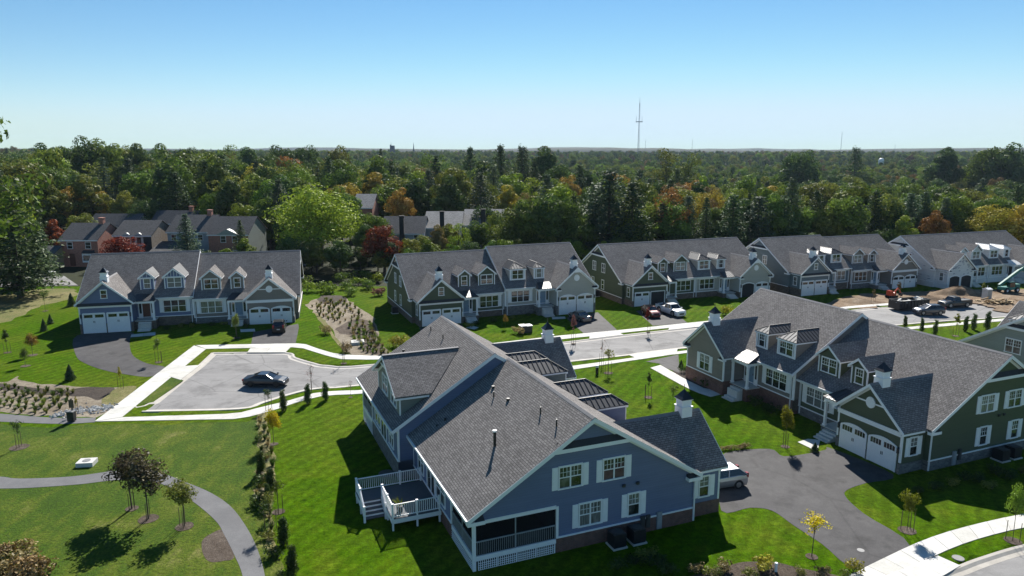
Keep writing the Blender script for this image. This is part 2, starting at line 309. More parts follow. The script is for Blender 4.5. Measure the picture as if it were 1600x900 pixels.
def rng(a, b, st):
    n = int((b-a)/st); return [a + (b-a)*i/n for i in range(n+1)]
gx = [-6500, -3500, -2000, -1200, -800, -550, -400, -300, -230, -180, -145] + rng(-120, 150, .6) + [175, 205, 250, 310, 400, 550, 800, 1200, 2000, 3500, 6500]
gy = [-60, 0, 15] + rng(26, 150, .6) + [155, 162, 170, 180, 195, 215, 240, 270, 300, 340, 390, 450, 520, 600, 700, 820, 960, 1150, 1400, 1800, 2500, 3500, 5000, 7000]
vv = []; ff = []; nx = len(gx)
for y in gy:
    for x in gx:
        z = terr(x, y) if y > 120 else 0.
        if 26 < y < 132 and -45 < x < 150:
            if (60 < y and inside(x, y, ROAD)) or (y < 55 and x > 15 and inside(x, y, ROAD2)): z = -.2
        vv.append((x, y, z))
for j in range(len(gy)-1):
    for i in range(nx-1): ff.append((j*nx+i, j*nx+i+1, (j+1)*nx+i+1, (j+1)*nx+i))
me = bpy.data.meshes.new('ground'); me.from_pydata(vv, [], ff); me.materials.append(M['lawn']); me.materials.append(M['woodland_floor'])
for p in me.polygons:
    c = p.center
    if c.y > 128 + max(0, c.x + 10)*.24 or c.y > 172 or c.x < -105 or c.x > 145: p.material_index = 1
ground = link(bpy.data.objects.new('ground', me)); tag(ground, kind='structure')

patch('road', ROAD, -.105, 'asphalt_road', .05); patch('road', ROAD2, -.105, 'asphalt_road', .05)
def kerb(pts, name='kerb'):
    """gutter pan and upright kerb; the road lies to the right of the walking direction"""
    n = len(pts); P = [Vector(p) for p in pts]; nm = []
    for i in range(n):
        d = Vector((0, 0))
        if i > 0: d += (P[i]-P[i-1]).normalized()
        if i < n-1: d += (P[i+1]-P[i]).normalized()
        d.normalize(); nm.append(Vector((d.y, -d.x)))
    sec = [(-.12, -.25), (-.12, .012), (.1, .012), (.3, -.085), (.62, -.1), (.62, -.25)]
    mb = MB(); k = len(sec)
    V = [(P[i].x + nm[i].x*o, P[i].y + nm[i].y*o, z) for i in range(n) for o, z in sec]
    F = [(i*k+j, i*k+(j+1) % k, (i+1)*k+(j+1) % k, (i+1)*k+j) for i in range(n-1) for j in range(k)]
    F += [tuple(range(k)), tuple(range((n-1)*k, n*k))[::-1]]
    mb.add(V, F); o = mb.build(name, 'kerb_concrete'); o['kind'] = 'structure'; return o
kerb(curve(road_far, 4, False)); kerb(curve(road_near, 4, False)); kerb([(-36.68, 66.22), (-35.66, 65.43), (-35.15, 65.86), (-34.90, 67.12), (-35.38, 74.15), (-35.56, 78.92), (-36.18, 84.36)])
kerb(curve([(20.22, 34.19), (24.54, 37.69), (26.43, 38.73), (28.33, 39.62), (31.65, 40.94), (36.83, 42.51), (47.56, 45.17)], 5, False))

def resample(L, n):
    d = [0]
    for a, b in zip(L, L[1:]): d.append(d[-1] + (Vector(b)-Vector(a)).length)
    out = []
    for i in range(n+1):
        s_ = d[-1]*i/n; k = 0
        while k < len(d)-2 and d[k+1] < s_: k += 1
        f = (s_-d[k])/max(1e-6, d[k+1]-d[k]); out.append(Vector(L[k]).lerp(Vector(L[k+1]), f))
    return out
def sidewalk(A, B, length=1.52, z=.035, smooth=0):
    """slabs between two edge lines; every slab is a piece of its own on a sunken bed"""
    if smooth: A = curve(A, smooth, False); B = curve(B, smooth, False)
    n0 = 64; a0, b0 = resample(A, n0), resample(B, n0)
    tot = sum((a0[i+1]+b0[i+1]-a0[i]-b0[i]).length/2 for i in range(n0)); n = max(1, round(tot/length))
    a, b = resample(A, n), resample(B, n)
    bed = MB()
    for i in range(n): bed.prism([(*a[i], -.1), (*a[i+1], -.1), (*b[i+1], -.1), (*b[i], -.1)], (0, 0, .117))
    o = bed.build('sidewalk', 'joint_dirt'); o['kind'] = 'structure'
    for i in range(n):
        q = [a[i], a[i+1], b[i+1], b[i]]; c = sum(q, Vector((0, 0)))/4
        q = [c + (p-c)*(1 - .02/max(.3, (p-c).length)) for p in q]; dz = random.uniform(-.004, .004)
        MB().prism([(*p, -.06) for p in q], (0, 0, .06 + z + dz)).build('slab', 'concrete', o)
    return o
sidewalk([(-37.61, 61.79), (-39.81, 87.57)], [(-35.68, 62.82), (-37.61, 85.94)])
sidewalk([(-39.62, 87.69), (-26.50, 88.64), (-23.45, 85.65), (-20.83, 83.53), (-15.81, 82.84), (6.33, 92.50), (14.61, 95.44), (24.70, 99.51), (53.79, 111.08), (61.59, 113.51)], [(-37.61, 85.94), (-27.55, 86.76), (-25.93, 86.38), (-21.88, 82.84), (-19.98, 81.50), (-15.89, 81.24), (6.63, 90.69), (15.00, 94.04), (24.48, 97.81), (53.33, 109.67), (61.03, 112.04)])
sidewalk([(-35.65, 62.78), (-25.53, 63.72), (-23.64, 65.69), (-22.07, 66.94), (-19.95, 69.44), (-18.19, 70.17), (-15.51, 70.37), (6.81, 78.82), (14.65, 82.30), (19.96, 84.79), (54.97, 97.25), (68.41, 101.48), (79.85, 104.78)], [(-37.58, 61.73), (-24.66, 62.34), (-22.14, 64.82), (-21.55, 65.86), (-19.46, 68.33), (-17.88, 68.90), (-15.26, 69.19), (6.92, 77.48), (14.47, 81.24), (19.71, 83.67), (54.18, 95.80), (67.39, 99.90), (78.63, 103.10)])
sidewalk([(18.04, 36.94), (20.22, 38.27), (24.59, 40.91), (27.58, 42.43), (30.48, 43.59), (34.41, 44.91), (39.18, 46.07)], [(19.54, 35.58), (22.29, 37.82), (25.53, 39.79), (27.98, 41.09), (30.29, 42.08), (33.13, 43.06), (37.68, 44.14)], smooth=4)
def apron(pts, n=2):
    return sidewalk([pts[0], pts[1]], [pts[3], pts[2]], 2.2, .042)
apron([(-37.23, 75.04), (-37.08, 78.75), (-35.46, 79.19), (-35.25, 73.71)]); apron([(-32.28, 86.23), (-27.45, 86.97), (-27.37, 84.36), (-31.99, 84.31)]); apron([(10.21, 92.50), (14.19, 94.38), (14.82, 92.87), (10.02, 90.69)]); apron([(21.98, 97.81), (27.15, 99.51), (27.14, 97.77), (21.22, 95.48)])
apron([(20.78, 37.38), (25.65, 39.79), (26.37, 38.70), (21.46, 35.58)]); apron([(14.94, 81.37), (19.74, 83.80), (20.41, 86.08), (13.89, 83.25)])
# driveways
patch('driveway', curve([(26.21, 55.74), (28.72, 50.86), (25.98, 49.48), (24.20, 48.46), (23.53, 47.38), (23.66, 44.91), (24.57, 40.87), (20.26, 38.27), (19.23, 41.13), (18.34, 43.39), (17.62, 45.35), (16.27, 45.75), (14.19, 45.35), (15.98, 51.64), (17.20, 54.85), (21.05, 55.67), (21.67, 54.22), (24.12, 54.85), (25.58, 55.48)], 4), .014, 'asphalt_drive')
patch('driveway', curve([(-57.40, 92.67), (-51.83, 82.98), (-48.28, 79.32), (-45.10, 77.12), (-42.16, 75.72), (-38.98, 74.93), (-38.93, 78.21), (-41.82, 79.82), (-44.84, 82.71), (-47.35, 86.67), (-49.44, 90.69), (-51.27, 94.38)], 4), .014, 'asphalt_drive')
patch('driveway', [(-34.75, 94.38), (-30.11, 99.13), (-29.37, 96.88), (-27.43, 88.79), (-32.73, 87.72)], .014, 'asphalt_drive')
patch('driveway', [(7.85, 102.90), (12.94, 106.51), (14.32, 95.26), (9.57, 93.69)], .014, 'asphalt_drive')
patch('driveway', [(18.88, 107.39), (24.43, 110.60), (24.84, 99.32), (19.62, 97.99)], .014, 'asphalt_drive')
patch('driveway', [(-12.79, 96.88), (-7.01, 98.75), (-4.81, 87.57), (-10.15, 85.22)], .014, 'asphalt_drive')
patch('driveway', [(15.47, 80.59), (19.91, 83.53), (18.39, 76.19), (17.25, 78.09), (16.87, 79.82)], .014, 'asphalt_drive')
# garden walks and stoops
sidewalk([(16.89, 79.19), (18.66, 73.49), (20.00, 70.37), (21.54, 70.98)], [(15.52, 78.09), (17.91, 71.18), (19.49, 68.24), (22.36, 69.97)], 1.3)
sidewalk([(25.03, 57.74), (25.99, 57.47)], [(23.89, 57.06), (24.74, 55.10)], 1.6); sidewalk([(-50.47, 93.01), (-47.91, 94.38)], [(-49.87, 91.67), (-47.09, 92.67)], 1.4); sidewalk([(-37.08, 95.80), (-35.20, 96.16)], [(-36.47, 94.38), (-34.62, 94.73)], 1.3)
sidewalk([(-5.53, 97.99), (-4.59, 96.88)], [(-6.35, 96.88), (-5.15, 95.80)], 1.1); sidewalk([(5.81, 103.31), (7.80, 103.52)], [(5.83, 101.88), (7.80, 102.28)], 1.1)
# asphalt footpaths
pa = curve([(-41.28, 50.64), (-38.32, 50.54), (-36.62, 50.21), (-33.10, 50.54), (-30.25, 51.56), (-28.58, 51.92), (-26.54, 51.14), (-24.29, 49.79), (-21.64, 48.06), (-19.47, 46.11), (-17.66, 43.80), (-15.81, 40.91), (-14.18, 37.69), (-12.80, 34.19)], 5, False)
pb = curve([(-39.72, 48.56), (-36.97, 48.59), (-34.87, 48.71), (-31.64, 49.27), (-29.64, 49.89), (-27.66, 50.11), (-26.44, 49.74), (-24.87, 48.81), (-22.38, 46.81), (-19.61, 44.05), (-18.22, 42.11), (-16.69, 39.76), (-15.47, 37.69), (-13.95, 34.19)], 5, False)
patch('footpath', pa + pb[::-1], .02, 'asphalt_path')
pa = curve([(-55.50, 64.82), (-47.50, 63.72), (-42.25, 62.74), (-37.99, 62.66)], 5, False); pb = curve([(-53.90, 62.82), (-46.10, 61.71), (-40.40, 61.17), (-37.48, 61.56)], 5, False)
patch('footpath', pa + pb[::-1], .02, 'asphalt_path')
# rougher grass, beds and bare soil
patch('rough_lawn', wobble(curve([(-50.22, 60.33), (-41.75, 60.33), (-37.02, 60.94), (-24.78, 61.71), (-23.25, 63.15), (-20.40, 57.20), (-17.31, 48.96), (-15.27, 42.66), (-13.13, 37.38), (-11.12, 34.19), (-23.59, 34.19), (-33.06, 37.69)], 8), .5), .006, 'rough_grass', .004)
patch('rough_lawn', wobble(curve([(-98.76, 115.02), (-85.45, 121.45), (-83.31, 124.93), (-76.78, 124.93), (-72.76, 117.09), (-73.79, 110.13), (-72.39, 99.51), (-81.44, 94.04)], 6), 1.), .006, 'dry_grass', .004)
patch('lawn_verge', [(-34.91, 73.71), (-34.81, 66.94), (-35.88, 65.86), (-36.37, 66.22), (-37.02, 74.59)], .018, 'rough_grass', .02)
patch('soil_bed', wobble(curve([(-65.38, 74.59), (-53.84, 72.85), (-53.77, 75.04), (-52.12, 73.49), (-49.73, 72.64), (-47.13, 72.01), (-44.37, 71.38), (-40.83, 71.18), (-38.80, 71.59), (-38.01, 66.76), (-37.95, 63.64), (-38.55, 62.82), (-41.76, 62.99), (-47.67, 63.97), (-57.88, 65.51)], 5), .5), .01, 'sandy_soil', .006)
patch('mulch_bed', wobble(curve([(-65.01, 74.15), (-53.55, 72.42), (-52.07, 72.21), (-48.60, 70.98), (-45.73, 70.57), (-44.12, 71.18), (-40.96, 71.18), (-40.19, 67.67), (-42.52, 68.43), (-47.45, 69.19), (-51.47, 70.37), (-62.90, 71.59)], 5), .35), .016, 'dark_mulch', .006)
patch('dry_bank', wobble(curve([(-40.61, 70.77), (-38.80, 71.59), (-37.92, 66.94), (-38.61, 64.82), (-39.91, 66.94)], 5), .3), .02, 'dry_grass', .006)
patch('soil_bed', wobble(curve([(-32.54, 112.04), (-31.52, 117.09), (-27.71, 117.09), (-24.53, 111.08), (-19.88, 102.28), (-17.11, 90.05), (-14.31, 82.98), (-18.87, 82.98), (-20.87, 86.38), (-25.59, 98.37), (-30.59, 107.84)], 6), .7), .01, 'sandy_soil', .006)
patch('mulch_bed', wobble(curve([(-24.17, 96.88), (-22.29, 102.28), (-19.15, 98.37), (-17.39, 90.69), (-15.11, 84.08), (-17.57, 84.08), (-20.01, 91.34), (-22.64, 93.35)], 6), .6), .016, 'mulch', .006)
patch('mulch_bed', wobble(curve([(-32.15, 118.69), (-28.07, 118.69), (-26.88, 113.01), (-30.46, 113.01)], 6), .5), .016, 'dark_mulch', .006)
patch('dry_bank', wobble(curve([(-29.93, 106.51), (-27.31, 102.28), (-24.00, 94.04), (-19.58, 84.08), (-18.87, 82.98), (-20.61, 85.22), (-25.04, 95.44)], 6), .35), .018, 'dry_grass', .006)
patch('soil_bed', wobble(curve([(-23.49, 63.31), (-22.89, 63.81), (-20.06, 56.79), (-18.03, 51.64), (-17.23, 48.86), (-16.66, 46.53), (-15.45, 43.06), (-14.27, 40.04), (-15.25, 41.13), (-16.42, 45.00), (-17.04, 45.17), (-18.01, 47.09), (-19.56, 52.55), (-21.32, 57.20)], 6), .35), .012, 'dry_grass', .004)
patch('mulch_bed', wobble(curve([(-18.66, 42.82), (-19.17, 42.35), (-19.29, 41.28), (-18.60, 39.83), (-17.86, 39.14), (-17.07, 39.27), (-16.67, 39.62), (-17.74, 41.50)], 5), .12), .014, 'mulch', .01)
patch('mulch_bed', wobble(curve([(13.16, 38.93), (14.48, 39.27), (16.10, 39.00), (17.40, 38.21), (18.96, 37.38), (17.33, 35.29), (11.78, 35.29), (9.34, 36.76), (11.14, 38.14)], 5), .2), .014, 'mulch', .01)
patch('mulch_bed', wobble(curve([(19.17, 78.33), (20.07, 75.04), (21.11, 71.80), (19.44, 69.97), (18.47, 72.42), (17.69, 76.19)], 5), .1), .012, 'dark_mulch', .01)
patch('site_soil', wobble(curve([(48.56, 110.60), (57.04, 119.23), (65.73, 121.45), (73.63, 123.75), (90.07, 124.93), (102.27, 126.14), (99.80, 115.02), (78.81, 108.75), (74.35, 106.51), (74.40, 111.08), (73.09, 113.51), (61.08, 111.56), (53.51, 109.21)], 7), 1.2), .03, 'site_dirt', .02)
patch('neighbour_street', [(-122.77, 136.65), (-87.25, 138.81), (-78.50, 128.62), (-112.58, 124.93)], .02, 'asphalt_road'); patch('neighbour_street', [(-51.53, 165.75), (-46.28, 169.98), (-40.72, 154.20), (-45.62, 150.69)], .02, 'asphalt_road')
def ring(px, r=.75, mat='mulch'):
    r *= .72
    pts = [(px[0] + r*(1+.15*noise.noise((a*2., px[0], 3)))*math.cos(a), px[1] + r*(1+.15*noise.noise((a*2., px[1], 5)))*math.sin(a)) for a in [6.283*i/16 for i in range(16)]]
    return patch('mulch_ring', pts, .024, mat, .02)
# far hills beyond the wood
for k_, (d, hh, sd_) in enumerate(((3600, 34, 1), (5200, 50, 5))):
    mb = MB(); n = 90; V = []; F = []
    for i in range(n+1):
        x = -5200 + 10400*i/n; z = 14 + hh*(.45 + .45*noise.noise((x*.0011, sd_, 0)) + .12*noise.noise((x*.006, sd_, 2)))
        V += [(x, d - 600, 0), (x, d, z), (x, d + 700, z*.9), (x, d + 900, -20), (x, d - 600, -20)]
    for i in range(n):
        for j in range(5): F.append((i*5+j, i*5+(j+1) % 5, i*5+5+(j+1) % 5, i*5+5+j))
    F += [tuple(range(5)), tuple(range(n*5, n*5+5))[::-1]]
    o = mb.add(V, F).build('hills', 'woodland_floor', smooth=True); o['kind'] = 'structure'

# ================================================================ HOUSES
D, OV, RK, SL, ZE = 15.2, .42, .36, .62, 3.45
ZR = ZE + SL*(D/2 + OV)
def zt(y): return ZE + SL*(min(y, D - y) + OV)
WX0, WX1, WY, WSL, WZE = .45, 6.45, -2.45, .85, 3.42
WM = (WX0 + WX1)/2; WZR = WZE + WSL*(WM - WX0 + .35)

WR = random.Random(5)
def add_window(root, T, face, cu, cz, w, h, cols=2, shut=False, detail=1, y0=0., sash=True, mat='glass', host=None):
    """frame with sill and muntins, a pane behind it, optional shutters. face maps (u, v, n) on the wall to house space"""
    F = {'front': lambda u, v, n: (cu + u, y0 - n, cz + v), 'back': lambda u, v, n: (cu - u, y0 + n, cz + v), 'end': lambda u, v, n: (y0 - n, cu - u, cz + v), 'far': lambda u, v, n: (y0 + n, cu + u, cz + v)}[face]
    TT = (lambda p: T(F(*p)))
    fr = MB(TT); W2, H2 = w/2, h/2; tw = .085
    fr.box(-W2-tw, W2+tw, H2, H2+tw+.03, 0, .06); fr.box(-W2-tw-.04, W2+tw+.04, -H2-tw, -H2, 0, .09)
    fr.box(-W2-tw, -W2, -H2, H2, 0, .06); fr.box(W2, W2+tw, -H2, H2, 0, .06)
    for i in range(1, cols): x = -W2 + w*i/cols; fr.box(x-.045, x+.045, -H2, H2, 0, .05)
    if sash: fr.box(-W2, W2, -.03, .03, .004, .04)
    if detail:
        for i in range(cols):
            x0 = -W2 + w*i/cols; n = max(2, round(w/cols/.28))
            for j in range(1, n): x = x0 + w/cols*j/n; fr.box(x-.011, x+.011, .03, H2, .004, .028)
            fr.box(x0+.05, x0+w/cols-.05, H2/2-.011, H2/2+.011, .004, .028)
    o = fr.build('window', 'trim', host or root)
    par = host or o
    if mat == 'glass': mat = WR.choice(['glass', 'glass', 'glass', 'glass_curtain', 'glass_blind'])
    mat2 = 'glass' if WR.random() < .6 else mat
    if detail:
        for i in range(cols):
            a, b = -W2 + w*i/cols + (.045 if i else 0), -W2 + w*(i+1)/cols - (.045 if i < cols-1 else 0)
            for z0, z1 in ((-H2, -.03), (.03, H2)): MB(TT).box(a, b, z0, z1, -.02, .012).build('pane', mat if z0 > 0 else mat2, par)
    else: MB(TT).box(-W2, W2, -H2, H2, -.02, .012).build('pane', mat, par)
    if shut:
        for s in (-1, 1):
            a = s*(W2 + tw + .03); b = s*(W2 + tw + .03 + shut); m = MB(TT); m.box(min(a, b), max(a, b), -H2-.07, H2+.07, 0, .045)
            q0, q1 = min(a, b)+.06, max(a, b)-.06; m.box(q0, q1, .06, H2-.03, .045, .062); m.box(q0, q1, -H2+.03, -.06, .045, .062)
            m.build('shutter', 'shutter_white', root)
    return o

def slab(T, pts, th): m = MB(T); m.prism([(x, y, z - th) for x, y, z in pts], (0, 0, th)); return m

def unit(root, side, W=13.3, sid='blue', front='pent', dorm='gable', base='stone_grey', zb=.9, dy=0., dz=0., detail=1, door='door_blue', dside=None, shut=.38, gwin='none', porch=False, rear=None, party=None, gable_sid=None, step=False, endwins=None, ft_shut=True, doorglass=True, raw=False, garage_open=False, gside=1, wing=True):
    T = (lambda p: ((-W + p[0]) if side == 'A' else (-p[0] if side == 'C' else W - p[0]), p[1] + dy, p[2] + (dz if p[2] > .4 else 0)))
    live = [True]; B = lambda: (MB(T) if live[0] else NoMB(T))
    sm = 'siding_' + sid; gs = 'siding_' + (gable_sid or sid); trim = 'trim'; th = .15
    up = lambda y: zt(y) - .17
    # --- walls
    wl = B()
    def prof(y0, y1, z0, x0, x1):
        q = [(x0, y0, z0), (x0, y1, z0), (x0, y1, up(y1))]
        if y0 < D/2 < y1: q.append((x0, D/2, up(D/2)))
        q.append((x0, y0, up(y0))); wl.prism(q, (x1 - x0, 0, 0))
    z0 = .3
    if porch:
        px, py = 4.05, D - 5.3
        prof(0, py, z0, 0, W); prof(py, D, z0, px, W); prof(py, D, 3.02, 0, px)
    else: prof(0, D, z0, 0, W)
    wl.build('wall', gs if gable_sid else sm, root)
    # front skin of another colour where end and front differ
    # --- foundation
    fd = B()
    if porch: fd.box(-.04, W, -.04, py, -.4, zb); fd.box(px, W, py, D+.04, -.4, zb)
    else: fd.box(-.04, W, -.04, D+.04, -.4, zb)
    fd.build('foundation', base, root)
    wt = B(); wt.box(-.07, 0, -.07, (py if porch else D+.07), zb, zb+.09); wt.box(WX1, W, -.07, 0, zb, zb+.09)
    wt.box(px if porch else -.07, W, D, D+.07, zb, zb+.09)
    wt.build('water_table', trim, root)
    # --- main roof
    rf = B(); xe = W + (.12 if party else 0)
    for s in (0, 1):
        yy = lambda y: D - y if s else y
        rf.prism([(-RK, yy(-OV), ZE - th), (-RK, yy(D/2), ZR - th), (-RK, yy(D/2), ZR), (-RK, yy(-OV), ZE)], (xe + RK, 0, 0))
    roof = rf.build('roof', 'shingle', root)
    rc = B(); rc.prism([(-RK-.01, D/2-.17, ZR-.085), (-RK-.01, D/2, ZR+.035), (-RK-.01, D/2+.17, ZR-.085), (-RK-.01, D/2, ZR-.02)], (xe+RK, 0, 0)); rc.build('ridge_cap', 'ridge_cap', roof)
    tr = B()
    ends = [-RK - .03] + ([xe - .02] if party else [])
    for x in ends:
        for s in (0, 1):
            yy = lambda y: D - y if s else y
            tr.prism([(x, yy(-OV-.02), ZE - .3), (x, yy(D/2), ZR - .3), (x, yy(D/2), ZR - .015), (x, yy(-OV-.02), ZE - .015)], (.05, 0, 0))
            # frieze board under the overhang
            if x < 0: tr.prism([(-.03, yy(0), up(0) - .28), (-.03, yy(D/2), up(D/2) - .28), (-.03, yy(D/2), up(D/2)), (-.03, yy(0), up(0))], (.028, 0, 0))
    if party: tr.box(W, W+.1, -.02, .1, zb, up(0)); tr.box(W, W+.1, D-.1, D+.02, zb, up(0))
    for yc in (0, D):
        s = -1 if yc == 0 else 1
        if not (yc == 0): tr.box(-.03, .1, yc-.1, yc+.03, zb+.09, up(0)); tr.box(W-.1, W-.001, yc, yc+.03, zb+.09, up(0))
    tr.box(W-.13, W-.001, -.03, 0, zb+.09, up(0)); tr.box(WX1+2.6, W, -.03, 0, 2.98, 3.3); tr.box(0, W, D, D+.03, 3.1, 3.4)
    tr.build('trim_board', trim, root)
    # soffits and gutters
    gt = B(); gt.box(WX1+.3, W + (.1 if party else -.02), -OV-.12, -OV+.01, ZE-.2, ZE-.03); gt.box(-RK, xe-.02, D+OV-.01, D+OV+.12, ZE-.2, ZE-.03); gt.build('gutter', 'gutter_white', root)
    ds = B(); ds.box(W-.28, W-.2, -.13, -.04, .15, 3.2); ds.beam((W-.24, -.09, 3.2), (W-.24, -OV-.05, ZE-.15), .08, .08)
    if detail: ds.box(-.15, -.06, -.1, 0, .1, 3.1)
    ds.build('downspout', 'gutter_white', root)
    sf = B()
    for s in (0, 1):
        a, b = (-OV, 0) if not s else (D, D+OV)
        sf.box(-RK+.03, W-.01, a, b, ZE-.2, ZE-.17)
    sf.build('soffit', trim, root)
    # gable head: white band with a small dark skirt, and the returns at the eaves
    zp = 6.72; hw = (ZR - .2 - zp)/SL
    hd = B(); hd.box(-RK+.03, 0, D/2-hw-.1, D/2+hw+.1, zp-.24, zp); hd.box(-RK-.02, 0, -OV-.02, .62, ZE-.42, ZE-.2); hd.box(-RK-.02, 0, D-.62, D+OV+.02, ZE-.42, ZE-.2)
    hb = hd.build('gable_band', trim, root)
    hk = B(); hk.prism([(-RK+.03, D/2-hw+.05, zp+.002), (-.005, D/2-hw+.05, zp+.002), (-.005, D/2-hw+.35, zp+.32)], (0, 2*hw-.4, 0))
    for y in (-OV, D-.6): hk.prism([(-RK, y, ZE-.198), (-.004, y, ZE-.198), (-.004, y, ZE+.0)], (0, OV+.58 if y < 0 else 1.0, 0))
    hk.build('skirt', 'dark_pent', hb)
    # --- garage wing
    live[0] = wing
    wg = B(); wu = lambda x: WZE + WSL*(min(x-WX0, WX1-x) + .35) - .16
    wg.prism([(WX0, WY, 0.02), (WX1, WY, 0.02), (WX1, WY, wu(WX1)), (WM, WY, wu(WM)), (WX0, WY, wu(WX0))], (0, -WY + .6, 0)); wg.build('garage_wall', sm, root)
    yb = (WZR - ZE)/SL - OV
    wr = B()
    for s in (0, 1):
        X = lambda x: WX0 + WX1 - x if s else x
        a = [(X(WX0-.35), WY-.36, WZE), (X(WM), WY-.36, WZR), (X(WM), yb+.1, WZR), (X(WX0-.35), -OV+.12, WZE)]
        wr.prism([(x, y, z-.13) for x, y, z in a], (0, 0, .13))
    wro = wr.build('garage_roof', 'shingle', root)
    rc = B(); rc.prism([(WM-.16, WY-.37, WZR-.12), (WM, WY-.37, WZR+.03), (WM+.16, WY-.37, WZR-.12), (WM, WY-.37, WZR-.03)], (0, yb-WY+.3, 0)); rc.build('ridge_cap', 'ridge_cap', wro)
    wt = B()
    for s in (0, 1):
        X = lambda x: WX0 + WX1 - x if s else x
        wt.prism([(X(WX0-.37), WY-.4, WZE-.28), (X(WM), WY-.4, WZR-.28), (X(WM), WY-.4, WZR-.015), (X(WX0-.37), WY-.4, WZE-.015)], (0, .05, 0))
        wt.prism([(X(WX0), WY-.03, wu(WX0)-.25), (X(WM), WY-.03, wu(WM)-.25), (X(WM), WY-.03, wu(WM)), (X(WX0), WY-.03, wu(WX0))], (0, .028, 0))
        wt.box(min(X(WX0-.01), X(WX0+.13)), max(X(WX0-.01), X(WX0+.13)), WY-.03, WY-.001, .9, wu(WX0)); wt.box(min(X(WX0-.03), X(WX0)), max(X(WX0-.03), X(WX0)), WY-.03, WY+.1, .9, wu(WX0))
        wt.box(min(X(WX0-.37), X(WX0-.24)), max(X(WX0-.37), X(WX0-.24)), WY-.36, -OV-.14, WZE-.24, WZE-.1)
        wt.box(min(X(WX0-.26), X(WX0)), max(X(WX0-.26), X(WX0)), WY-.3, -OV-.14, WZE-.27, WZE-.241)
    wto = wt.build('trim_board', trim, root)
    gb = B(); gb.box(WX0-.045, WX0+.2, WY-.05, WY+.3, -.3, zb); gb.box(WX1-.2, WX1+.045, WY-.05, WY+.3, -.3, zb); gb.box(WM-.16, WM+.16, WY-.05, WY+.1, -.3, zb)
    gb.box(WX0-.04, WX0+.05, WY+.3, -.05, -.3, zb); gb.box(WX1-.05, WX1+.04, WY+.3, -.05, -.3, zb); gb.build('garage_base', base, root)
    if not wing: front = 'none'
    if front == 'pent':
        m = B(); m.box(WX0-.05, WX1+.05, WY-.1, WY-.031, 2.86, 3.12); m.build('frieze', trim, root)
        m = B(); m.prism([(WX0-.1, WY-.36, 3.14), (WX0-.1, WY-.031, 3.14), (WX0-.1, WY-.031, 3.46)], (WX1-WX0+.2, 0, 0)); m.build('pent_roof', 'dark_pent', root)
        add_window(root, T, 'front', WM, 4.55, .62, .95, 1, False, detail, y0=WY)
    elif front in ('band', 'sidewin'):
        if front == 'band':
            m = B(); m.box(WX0-.05, WX1+.05, WY-.1, WY-.031, 2.92, 3.28); m.box(WX0+1.6, WX1-1.6, WY-.06, WY-.031, 4.62, 4.74); m.build('frieze', trim, root)
    if front in ('band', 'plain'):
        m = B(); r_ = .43; m.prism([(WM + r_*math.cos(6.283*i/20), WY-.1, 4.7 + r_*1.06*math.sin(6.283*i/20)) for i in range(20)], (0, .08, 0)); m.build('gable_vent', trim, root)
    if front in ('plain', 'sidewin', 'wrap'):
        m = B(); m.box(WX0-.33, WX0+.5, WY-.38, WY, WZE-.42, WZE-.26); m.box(WX1-.5, WX1+.33, WY-.38, WY, WZE-.42, WZE-.26); o = m.build('gable_band', trim, root)
        m = B()
        for x in (WX0-.3, WX1-.5): m.prism([(x, WY-.36, WZE-.258), (x, WY-.004, WZE-.258), (x, WY-.004, WZE-.05)], (.8, 0, 0))
        m.build('skirt', 'dark_pent', o)
    if front == 'plain':
        m = B(); m.prism([(WM-.6, WY-.42, WZR-.75), (WM+.6, WY-.42, WZR-.75), (WM, WY-.42, WZR-.25)], (0, .03, 0)); m.build('gable_fret', trim, root)
    if front == 'sidewin':
        gb = B(); gb.box(WX0, WX1, WY-.045, WY, -.3, zb); gb.build('garage_base', base, root)
        m = B(); m.box(WX0, WX1, WY-.07, WY, zb, zb+.09); m.build('water_table', trim, root)
        add_window(root, T, 'front', WM, 2.05, 1.5, 1.55, 2, .38, detail, y0=WY)
    elif wing:
        arch = front in ('band', 'plain', 'wrap')
        for cx in (WX0+1.62, WX1-1.62):
            w2 = 1.24; hgt = 2.02; rise = .3 if arch else 0; n = 9
            top = [(cx - w2 + 2*w2*i/(n-1), hgt + rise*(1 - ((2*i/(n-1)) - 1)**2)) for i in range(n)] if arch else [(cx-w2, hgt+.14), (cx+w2, hgt+.14)]
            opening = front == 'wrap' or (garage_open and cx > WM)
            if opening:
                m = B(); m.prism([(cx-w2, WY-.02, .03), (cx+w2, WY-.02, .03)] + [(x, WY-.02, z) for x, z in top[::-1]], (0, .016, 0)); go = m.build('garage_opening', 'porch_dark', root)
            else:
                m = B(); m.prism([(cx-w2, WY-.02, .03), (cx+w2, WY-.02, .03)] + [(x, WY-.02, z) for x, z in top[::-1]], (0, .016, 0))
                for k in (-1, 1):
                    for a, b in ((.12, .7), (.76, 1.42)):
                        m.box(cx + min(k*.1, k*1.14), cx + max(k*.1, k*1.14), WY-.034, WY-.02, a, b)
                go = m.build('garage_door', 'door_white', root)
                for k in (-1, 1):
                    for j in range(4 if detail else 1):
                        nn = 4 if detail else 1; x0 = cx + (k*.62 - .5) + 1.0*j/nn; q = B(); q.box(x0+.02, x0+1.0/nn-.02, WY-.03, WY-.019, 1.62, 1.94 + (rise*.35 if arch else .06)); q.build('door_pane', 'glass', go)
                q = B(); q.box(cx-.09, cx-.04, WY-.05, WY-.019, .95, 1.2); q.box(cx+.04, cx+.09, WY-.05, WY-.019, .95, 1.2); q.build('handle', 'black_metal', go)
            m = B()
            full = [(cx-w2, .03)] + top + [(cx+w2, .03)]
